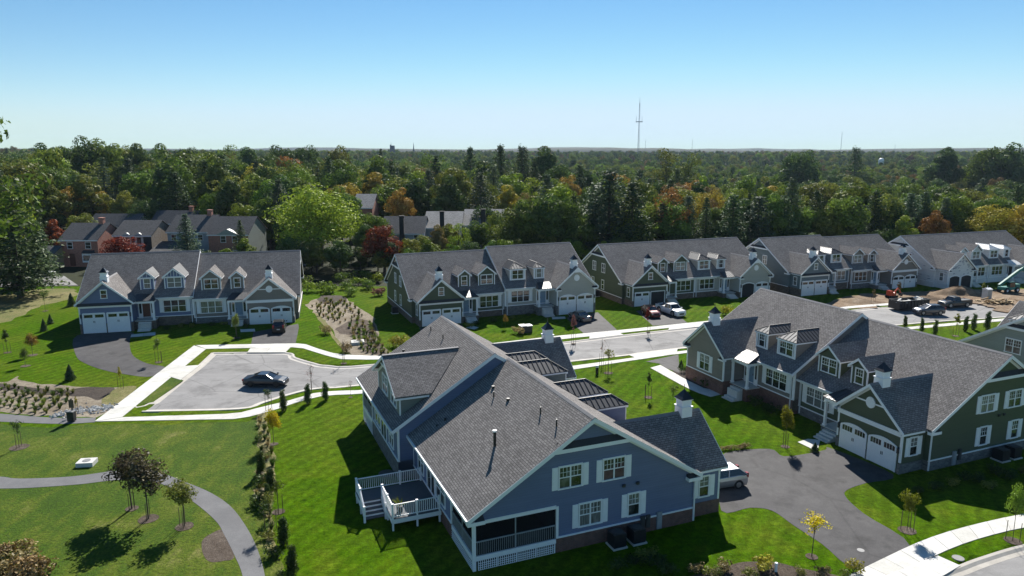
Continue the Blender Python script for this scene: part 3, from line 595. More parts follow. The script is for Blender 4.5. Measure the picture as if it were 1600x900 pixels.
            for (xa, za), (xb, zb_) in zip(full, full[1:]): m.beam((xa, WY-.03, za), (xb, WY-.03, zb_), .13, .07, (0, 1, 0))
            m.build('door_surround', trim, root)
        if front != 'wrap':
            for x in (WX0+.19, WX1-.19):
                m = B(); m.box(x-.07, x+.07, WY-.17, WY-.03, 1.62, 2.0); m.prism([(x-.1, WY-.2, 2.0), (x+.1, WY-.2, 2.0), (x, WY-.1, 2.12)], (0, .15, 0)); m.build('wall_lantern', 'black_metal', root)
    if gside and wing: add_window(root, T, 'end', -1.2, 2.05, .7, 1.35, 1, (shut if gwin == 'shut' else False), detail, y0=WX0)
    # cupola
    cy = WY + .95
    if front != 'wrap' and wing:
        m = B(); m.box(WM-.42, WM+.42, cy-.42, cy+.42, WZR-.5, WZR+.34); m.box(WM-.47, WM+.47, cy-.47, cy+.47, WZR+.34, WZR+.41); m.box(WM-.37, WM+.37, cy-.37, cy+.37, WZR+.41, WZR+.86); m.box(WM-.45, WM+.45, cy-.45, cy+.45, WZR+.86, WZR+.93)
        cu = m.build('cupola', trim, root)
        m = B()
        for s in (-1, 1):
            for k in range(5 if detail else 2):
                n_ = 5 if detail else 2; z_ = WZR+.45 + .38*k/n_
                m.box(WM-.26, WM+.26, cy+s*.37-.02, cy+s*.37+.02, z_, z_+.04); m.box(WM+s*.37-.02, WM+s*.37+.02, cy-.26, cy+.26, z_, z_+.04)
        m.build('louver', 'shutter_white', cu)
        m = B(); prev = None
        for r_, z_ in ((.5, .93), (.33, 1.1), (.16, 1.36), (.025, 1.56)):
            cur = [(WM-r_, cy-r_, WZR+z_), (WM+r_, cy-r_, WZR+z_), (WM+r_, cy+r_, WZR+z_), (WM-r_, cy+r_, WZR+z_)]
            if prev: m.add(prev + cur, [(0, 1, 5, 4), (1, 2, 6, 5), (2, 3, 7, 6), (3, 0, 4, 7)] + ([(0, 3, 2, 1)] if z_ == 1.1 else []) + ([(4, 5, 6, 7)] if z_ == 1.56 else []))
            prev = cur
        m.build('cap', 'cupola_cap', cu)
        m = B(); m.tube((WM, cy, WZR+1.54), (WM, cy, WZR+1.95), .025, .015, 5); m.build('finial', 'bark_pale', cu)
    # --- portico
    live[0] = True
    pm = 'seam_metal' if not raw else 'siding_wrap'
    x0, x1, y0, y1 = WX1+.02, 8.95, -1.62, .42; zl, zh = 3.3, 3.93
    m = B(); m.prism([(x0, y0, zl-.07), (x1, y0, zl-.07), (x1-.62, y1, zh-.07), (x0, y1, zh-.07)], (0, 0, .07)); m.prism([(x1, y0, zl-.07), (x1, -.35, zl-.07), (x1-.62, y1, zh-.07)], (0, 0, .07)); po = m.build('portico_roof', pm, root)
    m = B(); k = 0; x = x0+.2
    while x < x1:
        f = 1 if x < x1-.62 else (x1-x)/.62; m.beam((x, y0+.01, zl+.015), (x, y0+(y1-y0)*f, zl+(zh-zl)*f+.015), .03, .04); x += .42
    m.beam((x1, y0, zl+.01), (x1-.62, y1, zh+.01), .05, .05); m.build('seam', 'seam_rib' if not raw else pm, po)
    m = B(); m.box(x0, x1-.08, y0+.08, y0+.3, 2.95, 3.22); m.box(x1-.3, x1-.08, y0+.3, 0, 2.95, 3.22); m.box(x0, x1-.05, y0+.02, 0, 3.22, 3.25); m.build('portico_beam', trim, root)
    pz = .75
    for x in (x1-.19,) + ((x0+.12,) if front in ('sidewin',) else ()):
        m = B(); m.box(x-.1, x+.1, y0+.09, y0+.29, pz, 2.95); m.box(x-.15, x+.15, y0+.04, y0+.34, pz, pz+.16); m.box(x-.14, x+.14, y0+.05, y0+.33, 2.86, 2.95); m.build('column', trim, root)
    m = B(); m.box(x0, x1, y0, -.05, -.2, pz-.08); m.build('porch_base', base, root); m = B(); m.box(x0, x1+.04, y0-.04, -.05, pz-.08, pz); ps = m.build('porch_floor', 'concrete', root)
    for k in range(4): m = B(); m.box(x0+.5, x1-.5, y0-.04-.32*(k+1), y0-.04-.32*k, -.1, pz-.16*(k+1)); m.build('step', 'concrete', ps)
    dc = 7.62
    m = B(); m.box(dc-.46, dc+.46, -.05, -.012, pz, 2.82)
    for a, b in ((.15, .8), (.95, 1.45), (1.55, 1.95)): m.box(dc-.34, dc-.04, -.065, -.05, pz+a, pz+b); m.box(dc+.04, dc+.34, -.065, -.05, pz+a, pz+b)
    do = m.build('front_door', door if not raw else 'porch_dark', root)
    m = B(); m.box(dc+.32, dc+.37, -.1, -.06, pz+.9, pz+1.1); m.build('handle', 'black_metal', do)
    m = B()
    for s in (-1, 1): m.box(dc+s*.52-.06, dc+s*.52+.06, -.07, -.01, pz, 2.92); m.box(dc+s*.92-.06, dc+s*.92+.06, -.07, -.01, pz, 2.92); m.box(dc+s*.72-.16, dc+s*.72+.16, -.06, -.01, pz, pz+.6)
    m.box(dc-1.0, dc+1.0, -.08, -.01, 2.82, 2.95); m.build('door_trim', trim, root)
    for s in (-1, 1): m = B(); m.box(dc+s*.72-.15, dc+s*.72+.15, -.03, -.012, pz+.6, 2.82); m.build('sidelight', 'glass', root)
    # --- front triple window
    add_window(root, T, 'front', 11.05, 2.16, 2.65, 1.5, 3, (.42 if ft_shut else False), detail)
    # --- dormers
    for cx, dw, cols, ww in ((7.75, 1.62, 1, .72), (11.05, 2.36, 2, 1.62)):
        yf = .98; zf = zt(yf); ze_ = zf + 1.56; hw = dw/2; pk = .82
        if dorm in ('gable', 'board'): zrg = ze_ + pk*(hw+.22)
        else: zrg = ze_ + .62*(hw+.12)
        ybk = (zrg - ZE)/SL - OV; ybe = (ze_ - ZE)/SL - OV
        m = B(); m.prism([(cx-hw, yf, zf-.05), (cx-hw, yf, ze_), (cx-hw, ybe, ze_)], (dw, 0, 0))
        if dorm in ('gable', 'board'): m.prism([(cx-hw, yf, ze_), (cx+hw, yf, ze_), (cx, yf, ze_+pk*hw)], (0, ybk-yf, 0))
        dsid = sid if not dside else dside
        do = m.build('dormer', 'siding_' + dsid, root)
        m = B()
        if dorm in ('gable', 'board'):
            for s in (-1, 1):
                a = [(cx+s*(hw+.22), yf-.28, ze_-.02), (cx, yf-.28, zrg), (cx, ybk+.05, zrg), (cx+s*(hw+.22), ybe+.0, ze_-.02)]
                m.prism([(x, y, z-.08+.06) for x, y, z in a], (0, 0, .1))
            m.build('dormer_roof', 'shingle' if dorm == 'gable' else 'seam_metal_bright', do)
            m = B()
            for s in (-1, 1):
                m.beam((cx+s*(hw+.2), yf-.29, ze_-.06), (cx, yf-.29, zrg-.06), .05, .2, (0, 1, 0)) if 0 else m.prism([(cx+s*(hw+.24), yf-.31, ze_-.18), (cx, yf-.31, zrg-.2), (cx, yf-.31, zrg+.03), (cx+s*(hw+.24), yf-.31, ze_+.05)], (0, .05, 0))
                m.box(cx+s*(hw+.16)-.08, cx+s*(hw+.16)+.08, yf-.27, ybe-.2, ze_-.14, ze_-.04)
                m.box(cx+s*hw-.06, cx+s*hw+.06, yf-.03, yf+.06, zf, ze_)
            if dorm == 'board':
                m.box(cx-hw-.2, cx+hw+.2, yf-.2, yf-.005, ze_-.12, ze_+.04)
                for i in range(3 if cols == 1 else 5): nb = 3 if cols == 1 else 5; x = cx - hw*.62 + 1.24*hw*i/(nb-1); m.box(x-.025, x+.025, yf-.03, yf-.004, ze_, ze_+pk*(hw-abs(x-cx)))
            m.build('dormer_trim', trim, do)
        else:
            e = hw+.14; yfr = yf-.14; yrd = yfr + e*.98
            m.prism([(cx-e, yfr, ze_), (cx+e, yfr, ze_), (cx, yrd, zrg)], (0, 0, .06))
            for s in (-1, 1): m.prism([(cx+s*e, yfr, ze_), (cx, yrd, zrg), (cx, ybk+.05, zrg), (cx+s*e, ybe+.0, ze_)], (0, 0, .06))
            dr = m.build('dormer_roof', 'seam_metal' if not raw else 'siding_wrap', do)
            m = B()
            for s in (-1, 1):
                y = yfr + .3
                while y < ybk:
                    # ribs run up each side slope, clipped by the hip in front and by the main roof behind
                    fb = max(0, (y - ybe)/(ybk - ybe)); ft = min(1, (y-yfr)/(yrd-yfr))
                    if ft > fb+.03: m.beam((cx+s*e*(1-fb), y, ze_+(zrg-ze_)*fb+.075), (cx+s*e*(1-ft), y, ze_+(zrg-ze_)*ft+.075), .03, .04)
                    y += .4
                m.beam((cx+s*e, yfr, ze_+.07), (cx, yrd, zrg+.07), .06, .05)
            nfr = 3 if cols == 1 else 5
            for i in range(nfr): x = cx - e + 2*e*(i+1)/(nfr+1); f_ = 1-abs(x-cx)/e; m.beam((x, yfr+.01, ze_+.075), (x, yfr+(yrd-yfr)*f_, ze_+(zrg-ze_)*f_+.075), .03, .04)
            m.beam((cx, yrd, zrg+.07), (cx, ybk, zrg+.07), .07, .05); m.build('seam', 'seam_rib' if not raw else 'siding_wrap', dr)
            m = B(); m.box(cx-e+.02, cx+e-.02, yfr+.02, yf, ze_-.16, ze_-.002)
            for s in (-1, 1): m.box(cx+s*(e-.06)-.05, cx+s*(e-.06)+.05, yf, ybe-.1, ze_-.12, ze_-.002); m.box(cx+s*hw-(.2 if s > 0 else .01), cx+s*hw+(.01 if s > 0 else .2), yf-.04, yf+.03, zf, ze_-.1)
            m.box(cx-hw, cx+hw, yf-.05, yf, zf, zf+.14); m.build('dormer_trim', trim, do)
        add_window(root, T, 'front', cx, (zf+ze_)/2+.02, ww, 1.22, cols, False, detail, y0=yf, host=do)
    # --- windows in the gable end
    for (y, z, w_, h_, c_, s_) in (endwins if endwins is not None else []):
        add_window(root, T, 'end', y, z, w_, h_, c_, shut if s_ else False, detail, y0=0)
    if rear: rear(root, T, W, sm)
    if porch: screened_porch(root, T, W, px, py, zb)
    return T

def screened_porch(root, T, W, px, py, zb):
    B = lambda: MB(T); z0, z1 = zb - .05, 3.02
    m = B(); m.box(.03, px, py, D-.03, z0-.12, z0); m.build('porch_floor', 'deck_floor', root)
    m = B()
    m.box(-.04, .12, D-.16, D+.04, -.3, z1); m.box(-.04, .12, py-.14, py+.02, zb, z1); m.box(px-.02, px+.14, D-.12, D+.04, zb, z1)   # posts
    m.box(-.04, .1, py+.02, D-.16, z1-.14, z1+.08); m.box(.12, px-.02, D-.1, D+.04, z1-.14, z1+.08)
    m.box(-.04, .1, py+.02, D-.16, z0-.28, z0+.02); m.box(.12, px-.02, D-.1, D+.04, z0-.28, z0+.02); m.build('porch_frame', 'trim', root)
    m = B()
    for y in (py + (D-py)*.5,): m.box(0, .06, y-.035, y+.035, z0, z1-.14)
    m.box(0, .06, py, D-.1, z0+.86, z0+.93); m.box(.1, px, D-.06, D, z0+.86, z0+.93)
    for x in (px*.5,): m.box(x-.035, x+.035, D-.06, D, z0, z1-.14)
    n = 40
    for i in range(n): y = py + .1 + (D-py-.25)*i/(n-1); m.box(.01, .04, y-.012, y+.012, z0+.08, z0+.88)
    for i in range(30): x = .15 + (px-.25)*i/29; m.box(x-.012, x+.012, D-.04, D-.01, z0+.08, z0+.88)
    m.build('porch_rail', 'meter_grey', root)['kind'] = 'stuff'
    m = B(); m.box(.062, .066, py, D-.1, z0, z1-.14); m.box(.1, px, D-.068, D-.064, z0, z1-.14); m.build('screen', 'screen', root)
    # lattice panels below the floor
    for k in range(4):
        a = py + .12 + (D-py-.3)*k/4; b = py + .12 + (D-py-.3)*(k+1)/4 - .12; m = B()
        for i in range(10):
            y = a + (b-a)*i/9; m.box(-.03, -.01, y-.02, y+.02, -.15, z0-.3)
        for i in range(5): z = -.12 + (z0-.2)*i/5; m.box(-.032, -.012, a, b, z-.018, z+.018)
        m.box(-.04, 0, a-.06, a, -.2, z0-.3); m.build('lattice', 'trim', root)
    m = B()
    for i in range(24): x = .2 + (px-.3)*i/23; m.box(x-.02, x+.02, D+.01, D+.03, -.15, z0-.3)
    for i in range(5): z = -.12 + (z0-.2)*i/5; m.box(.12, px, D+.012, D+.032, z-.018, z+.018)
    m.build('lattice', 'trim', root)
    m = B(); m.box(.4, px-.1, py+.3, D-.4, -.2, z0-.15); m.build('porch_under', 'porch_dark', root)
    m = B(); m.tube((px*.5, (py+D)/2, z1), (px*.5, (py+D)/2, z1-.35), .03, .03, 6)
    for a in range(4): m.beam((px*.5, (py+D)/2, z1-.36), (px*.5+.6*math.cos(a*1.571), (py+D)/2+.6*math.sin(a*1.571), z1-.36), .12, .02)
    m.build('ceiling_fan', 'bark_pale', root)

def duplex(loc, ang, scale, A, Bq, label):
    root = empty('duplex_house', (*loc, 0), R(ang), scale, label, 'house', 'twin houses of the new development')
    unit(root, A.pop('side', 'A'), **A); unit(root, 'B', **Bq); return root

# ---------------------------------------------------------------- rear side of the near houses
def rear_windows(root, T, W, sm, deck=False, dormer=False, vents=()):
    B = lambda: MB(T)
    add_window(root, T, 'back', 11.2, 2.15, 1.35, 1.5, 2, False, 1, y0=D)
    add_window(root, T, 'back', 6.35, 2.15, 1.9, 1.5, 2, False, 1, y0=D)
    m = B(); dc = 8.6
    m.box(dc-1.0, dc-.9, D, D+.07, .95, 3.05); m.box(dc+.9, dc+1.0, D, D+.07, .95, 3.05); m.box(dc-1.0, dc+1.0, D, D+.08, 3.0, 3.1); m.box(dc-.05, dc+.05, D, D+.05, .95, 3.0); m.box(dc-.9, dc+.9, D, D+.05, .92, 1.04)
    o = m.build('patio_door', 'trim', root)
    for a, b in ((-.9, -.05), (.05, .9)): m = B(); m.box(dc+a, dc+b, D-.01, D+.02, 1.04, 3.0); m.build('pane', 'glass', o)
    if deck:
        x0, x1, y1, y2, zf = 6.2, 10.9, D+3.3, D+4.75, .86
        m = B(); m.box(x0, x1, D+.05, y1, zf-.06, zf); m.box(x1-1.6, x1, y1, y2, zf-.06, zf); dk = m.build('deck', 'deck_floor', root)
        m = B(); m.box(x0-.03, x1+.03, D+.05, D+.1, zf-.34, zf-.06); m.box(x0-.03, x0+.02, D+.1, y1, zf-.34, zf-.05); m.box(x0-.03, x1-1.6, y1-.02, y1+.03, zf-.34, zf-.05); m.box(x1-.02, x1+.03, D+.1, y2, zf-.34, zf-.05); m.box(x1-1.6, x1, y2-.02, y2+.03, zf-.34, zf-.05)
        m.build('deck_fascia', 'trim', dk)
        posts = [(x0+.05, D+.15), (x0+.05, y1-.05), ((x0+x1-1.6)/2, y1-.05), (x1-1.65, y1-.05), (x1-.05, y2-.05), (x1-.05, D+.15), (x1-.05, (D+y1)/2), (x1-1.65, y2-.02), (x0+.05, (D+y1)/2)]
        for x, y in posts: m = B(); m.box(x-.055, x+.055, y-.055, y+.055, .02, zf+.98); m.box(x-.075, x+.075, y-.075, y+.075, zf+.98, zf+1.02); m.build('post', 'trim', dk)
        def rail(a, b, n, za=0, zb_=0):
            m = B(); a, b = Vector((*a, zf)), Vector((*b, zf)); m.beam(a+Vector((0, 0, .93+za)), b+Vector((0, 0, .93+zb_)), .07, .04); m.beam(a+Vector((0, 0, .12+za)), b+Vector((0, 0, .12+zb_)), .06, .05)
            for i in range(n): p = a.lerp(b, (i+.5)/n); z_ = za + (zb_-za)*(i+.5)/n; m.box(p.x-.018, p.x+.018, p.y-.018, p.y+.018, zf+.12+z_, zf+.93+z_)
            m.build('railing', 'trim', dk)
        rail((x0+.05, D+.2), (x0+.05, y1-.1), 22); rail((x0+.1, y1-.05), (x1-1.7, y1-.05), 20); rail((x1-.05, D+.2), (x1-.05, y2-.1), 32); rail((x1-.1, y2-.05), (x1-1.6, y2-.05), 10)
        for k in range(4): m = B(); xa = x1-1.6-.3*(k+1); m.box(xa, xa+.32, y1+.08, y2-.04, zf-.17*(k+1)-.05, zf-.17*(k+1)); m.build('tread', 'deck_floor', dk); m = B(); m.box(xa+.3, xa+.318, y1+.08, y2-.04, zf-.17*(k+1)-.02, zf-.17*k-.06); m.build('riser', 'trim', dk)
        rail((x1-1.65, y1+.03), (x1-2.9, y1+.03), 9, 0, -.7); rail((x1-1.65, y2-.02), (x1-2.9, y2-.02), 9, 0, -.7)
        for y in (y1+.03, y2-.02):
            m = B(); m.box(x1-2.97, x1-2.83, y-.07, y+.07, 0, 1.15); m.build('post', 'trim', dk); m = B(); m.prism([(x1-1.6, y-.04, zf-.32), (x1-2.9, y-.04, -.02), (x1-2.9, y-.04, .2), (x1-1.6, y-.04, zf)], (0, .05, 0)); m.build('stringer', 'trim', dk)
    if dormer:
        cx, hw, yf, ze_, zr_ = 8.4, 3.7, D-.5, 5.5, 7.65
        sl = (zr_-ze_)/(hw+.35); ybe = D + OV - (ze_-ZE)/SL; ybk = D + OV - (zr_-ZE)/SL
        m = B(); m.prism([(cx-hw, yf, zt(yf)-.05), (cx-hw, yf, ze_), (cx-hw, ybe, ze_)], (2*hw, 0, 0)); m.prism([(cx-hw, yf, ze_), (cx+hw, yf, ze_), (cx, yf, ze_+sl*hw)], (0, ybk-yf, 0)); do = m.build('rear_dormer', 'siding_sage', root)
        m = B()
        for s in (-1, 1):
            a = [(cx+s*(hw+.35), yf+.42, ze_), (cx, yf+.42, zr_), (cx, ybk-.1, zr_), (cx+s*(hw+.35), ybe, ze_)]; m.prism([(x, y, z-.02) for x, y, z in a], (0, 0, .13))
        dr = m.build('dormer_roof', 'shingle', do); m = B(); m.beam((cx, yf+.42, zr_+.11), (cx, ybk, zr_+.11), .3, .05); m.build('ridge_cap', 'ridge_cap', dr)
        m = B()
        for s in (-1, 1):
            m.prism([(cx+s*(hw+.37), yf+.41, ze_-.18), (cx, yf+.41, zr_-.18), (cx, yf+.41, zr_+.09), (cx+s*(hw+.37), yf+.41, ze_+.09)], (0, .05, 0)); m.box(cx+s*(hw+.3)-.06, cx+s*(hw+.3)+.06, ybe+.2, yf+.4, ze_-.16, ze_-.03)
            m.box(cx+s*hw-.07, cx+s*hw+.07, yf-.06, yf+.03, zt(yf), ze_); m.prism([(cx+s*(hw+.1), yf+.005, ze_-.25), (cx, yf+.005, ze_+sl*hw-.25), (cx, yf+.005, ze_+sl*hw), (cx+s*(hw+.1), yf+.005, ze_)], (0, .03, 0))
        m.box(cx-1.4, cx+1.4, yf+.002, yf+.3, 6.7, 6.86); m.build('dormer_trim', 'trim', do)
        add_window(root, T, 'back', 7.25, 5.0, 1.7, 1.35, 2, False, 1, y0=yf, host=do); add_window(root, T, 'back', 10.2, 5.0, 1.7, 1.35, 2, False, 1, y0=yf, host=do)
    for x, y, h, r in vents:
        z = zt(y); m = B(); m.tube((x, y, z-.1), (x, y, z+h), r, r, 8); o = m.build('vent_pipe', 'black_metal', root)
        if h > .6: m = B(); m.tube((x, y, z+h), (x, y, z+h+.1), r*1.5, r*1.5, 8); m.build('cap', 'gutter_white', o)

NEARV = ((4.28, 12.2, .95, .1), (9.66, 10.2, .4, .05), (10.83, 9.8, .16, .12), (7.95, 9.8, .16, .12), (3.89, 9.2, .45, .05), (1.55, 9.2, .45, .05), (11.4, 13.3, .2, .07), (11.5, 13.9, .12, .06))
FARV = ((1.22, 9.1, .4, .05), (4.62, 9.0, .4, .05), (1.35, 11.7, .16, .12))
E6 = [(9.0, 4.8, 1.45, 1.3, 2, 1), (6.0, 4.78, 1.45, 1.3, 2, 1), (7.6, 2.12, 1.45, 1.4, 2, 1), (4.5, 2.12, .76, 1.4, 1, 1)]
E7 = [(5.95, 4.6, 1.45, 1.3, 2, 1), (9.15, 4.6, 1.45, 1.3, 2, 1), (5.9, 1.95, .74, 1.4, 1, 1), (9.6, 1.95, .74, 1.4, 1, 1)]
EF = [(6.1, 4.7, 1.0, 1.35, 2, 0), (9.2, 4.7, 1.0, 1.35, 2, 0), (6.2, 2.0, .75, 1.4, 1, 0), (9.6, 2.0, .75, 1.4, 1, 0)]
c6 = duplex((6.75, 56.23), 112.4, 1.0,
    dict(sid='blue', front='band', dorm='hip', base='brick_red', zb=.94, endwins=E6, gwin='shut', porch=True, rear=lambda r, T, W, s: rear_windows(r, T, W, s, deck=True, vents=NEARV)),
    dict(sid='sage', gable_sid='steel', front='plain', dorm='hip', base='stone_grey', zb=.94, dy=1.15, dz=.5, party=True, porch=True, endwins=E6, gwin='shut', rear=lambda r, T, W, s: rear_windows(r, T, W, s, dormer=True, vents=FARV)),
    'blue twin house in front, seen from its gable, with screened porch and white railed deck')
c7 = duplex((26.53, 63.78), -67.6, 1.0,
    dict(sid='taupe', front='sidewin', dorm='hip', base='brick_red', zb=.85, dy=-.74, dz=.55, party=True, gside=0),
    dict(sid='green', front='band', dorm='gable', base='stone_grey', zb=.78, endwins=E7, gwin='shut'),
    'taupe and green twin house at right with two arched garage doors and dark driveway')
c1 = duplex((-44.7, 99.2), 14.2, 1.06,
    dict(sid='blue', front='pent', dorm='board', base='stone_brown', detail=0, door='door_red', dz=.4, party=True, gside=0, zb=.8),
    dict(sid='taupe', front='band', dorm='gable', base='stone_grey', detail=0, gside=0, zb=.8),
    'blue and taupe twin house at left behind the turning area')
c2 = duplex((-1.17, 104.65), 21.8, 1.05,
    dict(sid='green', front='pent', dorm='gable', base='stone_brown', detail=0, endwins=EF, zb=.85),
    dict(sid='cream', front='plain', dorm='hip', base='stone_grey', detail=0, dz=.5, dy=-.5, party=True, gside=0, zb=.85),
    'dark green and cream twin house right behind the blue house roof')
c3 = duplex((30.2, 117.4), 21.2, 1.03,
    dict(sid='green', front='pent', dorm='gable', base='stone_brown', detail=0, endwins=EF, ft_shut=False, garage_open=True, door='porch_dark'),
    dict(sid='cream', front='plain', dorm='hip', base='stone_brown', detail=0, gside=0, ft_shut=False, garage_open=True),
    'dark green and cream twin house with the white pickup in its drive')
c4 = duplex((59.4, 125.0), 20.5, 1.0,
    dict(sid='slate', front='pent', dorm='hip', base='stone_brown', detail=0, endwins=EF, ft_shut=False, dz=.35, dy=.4, party=True),
    dict(sid='taupe', front='band', dorm='gable', base='stone_grey', detail=0, gside=0, ft_shut=False),
    'slate blue and taupe twin house between the green house and the building site')
c5 = duplex((87.7, 131.5), 19.5, 1.0,
    dict(sid='wrap', front='wrap', dorm='gable', base='siding_wrap', detail=0, endwins=[(5.5, 4.7, .9, 1.2, 2, 0)], ft_shut=False, raw=True),
    dict(sid='wrap', front='wrap', dorm='hip', base='siding_wrap', detail=0, gside=0, ft_shut=False, raw=True),
    'unfinished twin house in white printed wrap on the building site')
# print marks on the wrap
m = MB(); rnd = random.Random(3)
for k in range(46):
    z = .8 + rnd.random()*4.6; hw_ = 2.6 if z < 3.2 else max(.1, 2.7 - (z-3.2)/.85)
    x = -13.3 + WM + rnd.uniform(-1, 1)*hw_; y = WY - .012
    if z < 2.5 and abs(x + 13.3 - WM) < 2.9: continue
    m.box(x, x+.42, y, y+.006, z, z+.07); m.box(x+.05, x+.2, y, y+.006, z-.14, z-.1)
for k in range(26):
    x = -13.3 + rnd.uniform(6.6, 12.8); z = rnd.uniform(.6, 2.9); y = -.012
    m.box(x, x+.4, y, y+.006, z, z+.07)
for k in range(40):
    y = rnd.uniform(-2.2, 14); z = rnd.uniform(.6, 3.1 if y < 0 else max(3.0, zt(y)-.9)); x = -13.3 - .012 + (WX0 if y < 0 else 0)
    m.box(x, x+.006, y, y+.45, z, z+.07)
m.build('wrap_print', 'wrap_print', c5)['kind'] = 'stuff'
c8 = duplex((59.23, 80.23), 202.4, 1.0,
    dict(side='C', sid='palesage', front='plain', dorm='hip', base='stone_grey', detail=0, gside=0, dy=-1.),
    dict(W=12.3, sid='palesage', front='plain', dorm='hip', base='stone_grey', detail=1, gside=0, wing=False, endwins=[(6.0, 4.75, 1.45, 1.3, 2, 0), (9.2, 4.75, 1.45, 1.3, 2, 0), (6.2, 2.0, .75, 1.4, 1, 0)]),
    'pale sage twin house cut off by the right edge')
# wall gear on the near gable ends
def wall_gear(root, side, x0s, W=13.3):
    for (y, z, a, b, h, mt, nm) in x0s:
        T = (lambda p: ((-W + p[0]) if side == 'A' else (W - p[0]), p[1], p[2])); m = MB(T); m.box(-.16, -.05, y-a/2, y+a/2, z, z+h); m.box(-.19, -.16, y-a/2+.05, y+a/2-.05, z+h*.5, z+h*.9); m.build(nm, mt, root)
wall_gear(c6, 'A', [(3.85, .35, .3, .1, .85, 'dark_grey', 'meter_box'), (3.45, .35, .3, .1, .85, 'dark_grey', 'meter_box'), (2.6, .1, .36, .1, 1.15, 'meter_grey', 'electric_panel'), (5.3, 3.45, .18, .1, .18, 'dark_grey', 'wall_vent'), (4.3, 3.45, .18, .1, .18, 'dark_grey', 'wall_vent')])
wall_gear(c7, 'B', [(3.3, .4, .3, .1, .9, 'dark_grey', 'meter_box'), (2.7, .1, .36, .1, 1.1, 'meter_grey', 'electric_panel'), (7.4, 3.35, .18, .1, .18, 'dark_grey', 'wall_vent'), (8.0, 3.35, .18, .1, .18, 'dark_grey', 'wall_vent')])
def condenser(loc, rz, label):
    o = empty('air_conditioner', loc, rz, 1, label, 'air conditioner', 'condensers beside the gable walls')
    m = MB(); m.box(-.42, .42, -.42, .42, .1, .95)
    for i in range(7): z = .2 + .1*i; m.box(-.44, .44, -.44, .44, z, z+.03)
    m.build('casing', 'black_metal', o); m = MB(); m.tube((0, 0, .95), (0, 0, .99), .36, .36, 16); m.build('fan_grille', 'dark_grey', o); m = MB(); m.box(-.5, .5, -.5, .5, 0, .1); m.build('pad', 'concrete', o); return o
def onend(cx, ux_out, y, ang, origin, side, W=13.3):
    X = (-W - ux_out) if side == 'A' else (W + ux_out); a = R(ang); return (origin[0] + X*math.cos(a) - y*math.sin(a), origin[1] + X*math.sin(a) + y*math.cos(a))
condenser(onend(0, .75, 6.1, 112.4, (6.75, 56.23), 'A'), R(22), 'dark condenser nearer the screened porch of the blue house')
condenser(onend(0, .75, 4.7, 112.4, (6.75, 56.23), 'A'), R(22), 'dark condenser nearer the electric meters of the blue house')
condenser(onend(0, .75, 7.2, -67.6, (26.53, 63.78), 'B'), R(22), 'dark condenser by the green gable, the left one')
condenser(onend(0, .75, 8.6, -67.6, (26.53, 63.78), 'B'), R(22), 'dark condenser by the green gable, the right one')
condenser(onend(0, .8, 7.2, 21.8, (-1.17, 104.65), 'A', 14), R(22), 'condenser in the shade beside the dark green gable')
condenser(onend(0, .8, 7.0, 21.2, (30.2, 117.4), 'A', 13.8), R(22), 'condenser beside the green gable near the white pickup')
for q, lb in (((-12.56, 61.40), 'well cover in the lawn by the sage back wall, farther one'), ((-9.48, 51.08), 'round flat well cover in the shade by the deck')):
    m = MB(); m.tube((*q, 0), (*q, .06), .62, .6, 14); tag(m.build('well_cover', 'dark_grey'), lb, 'well cover')

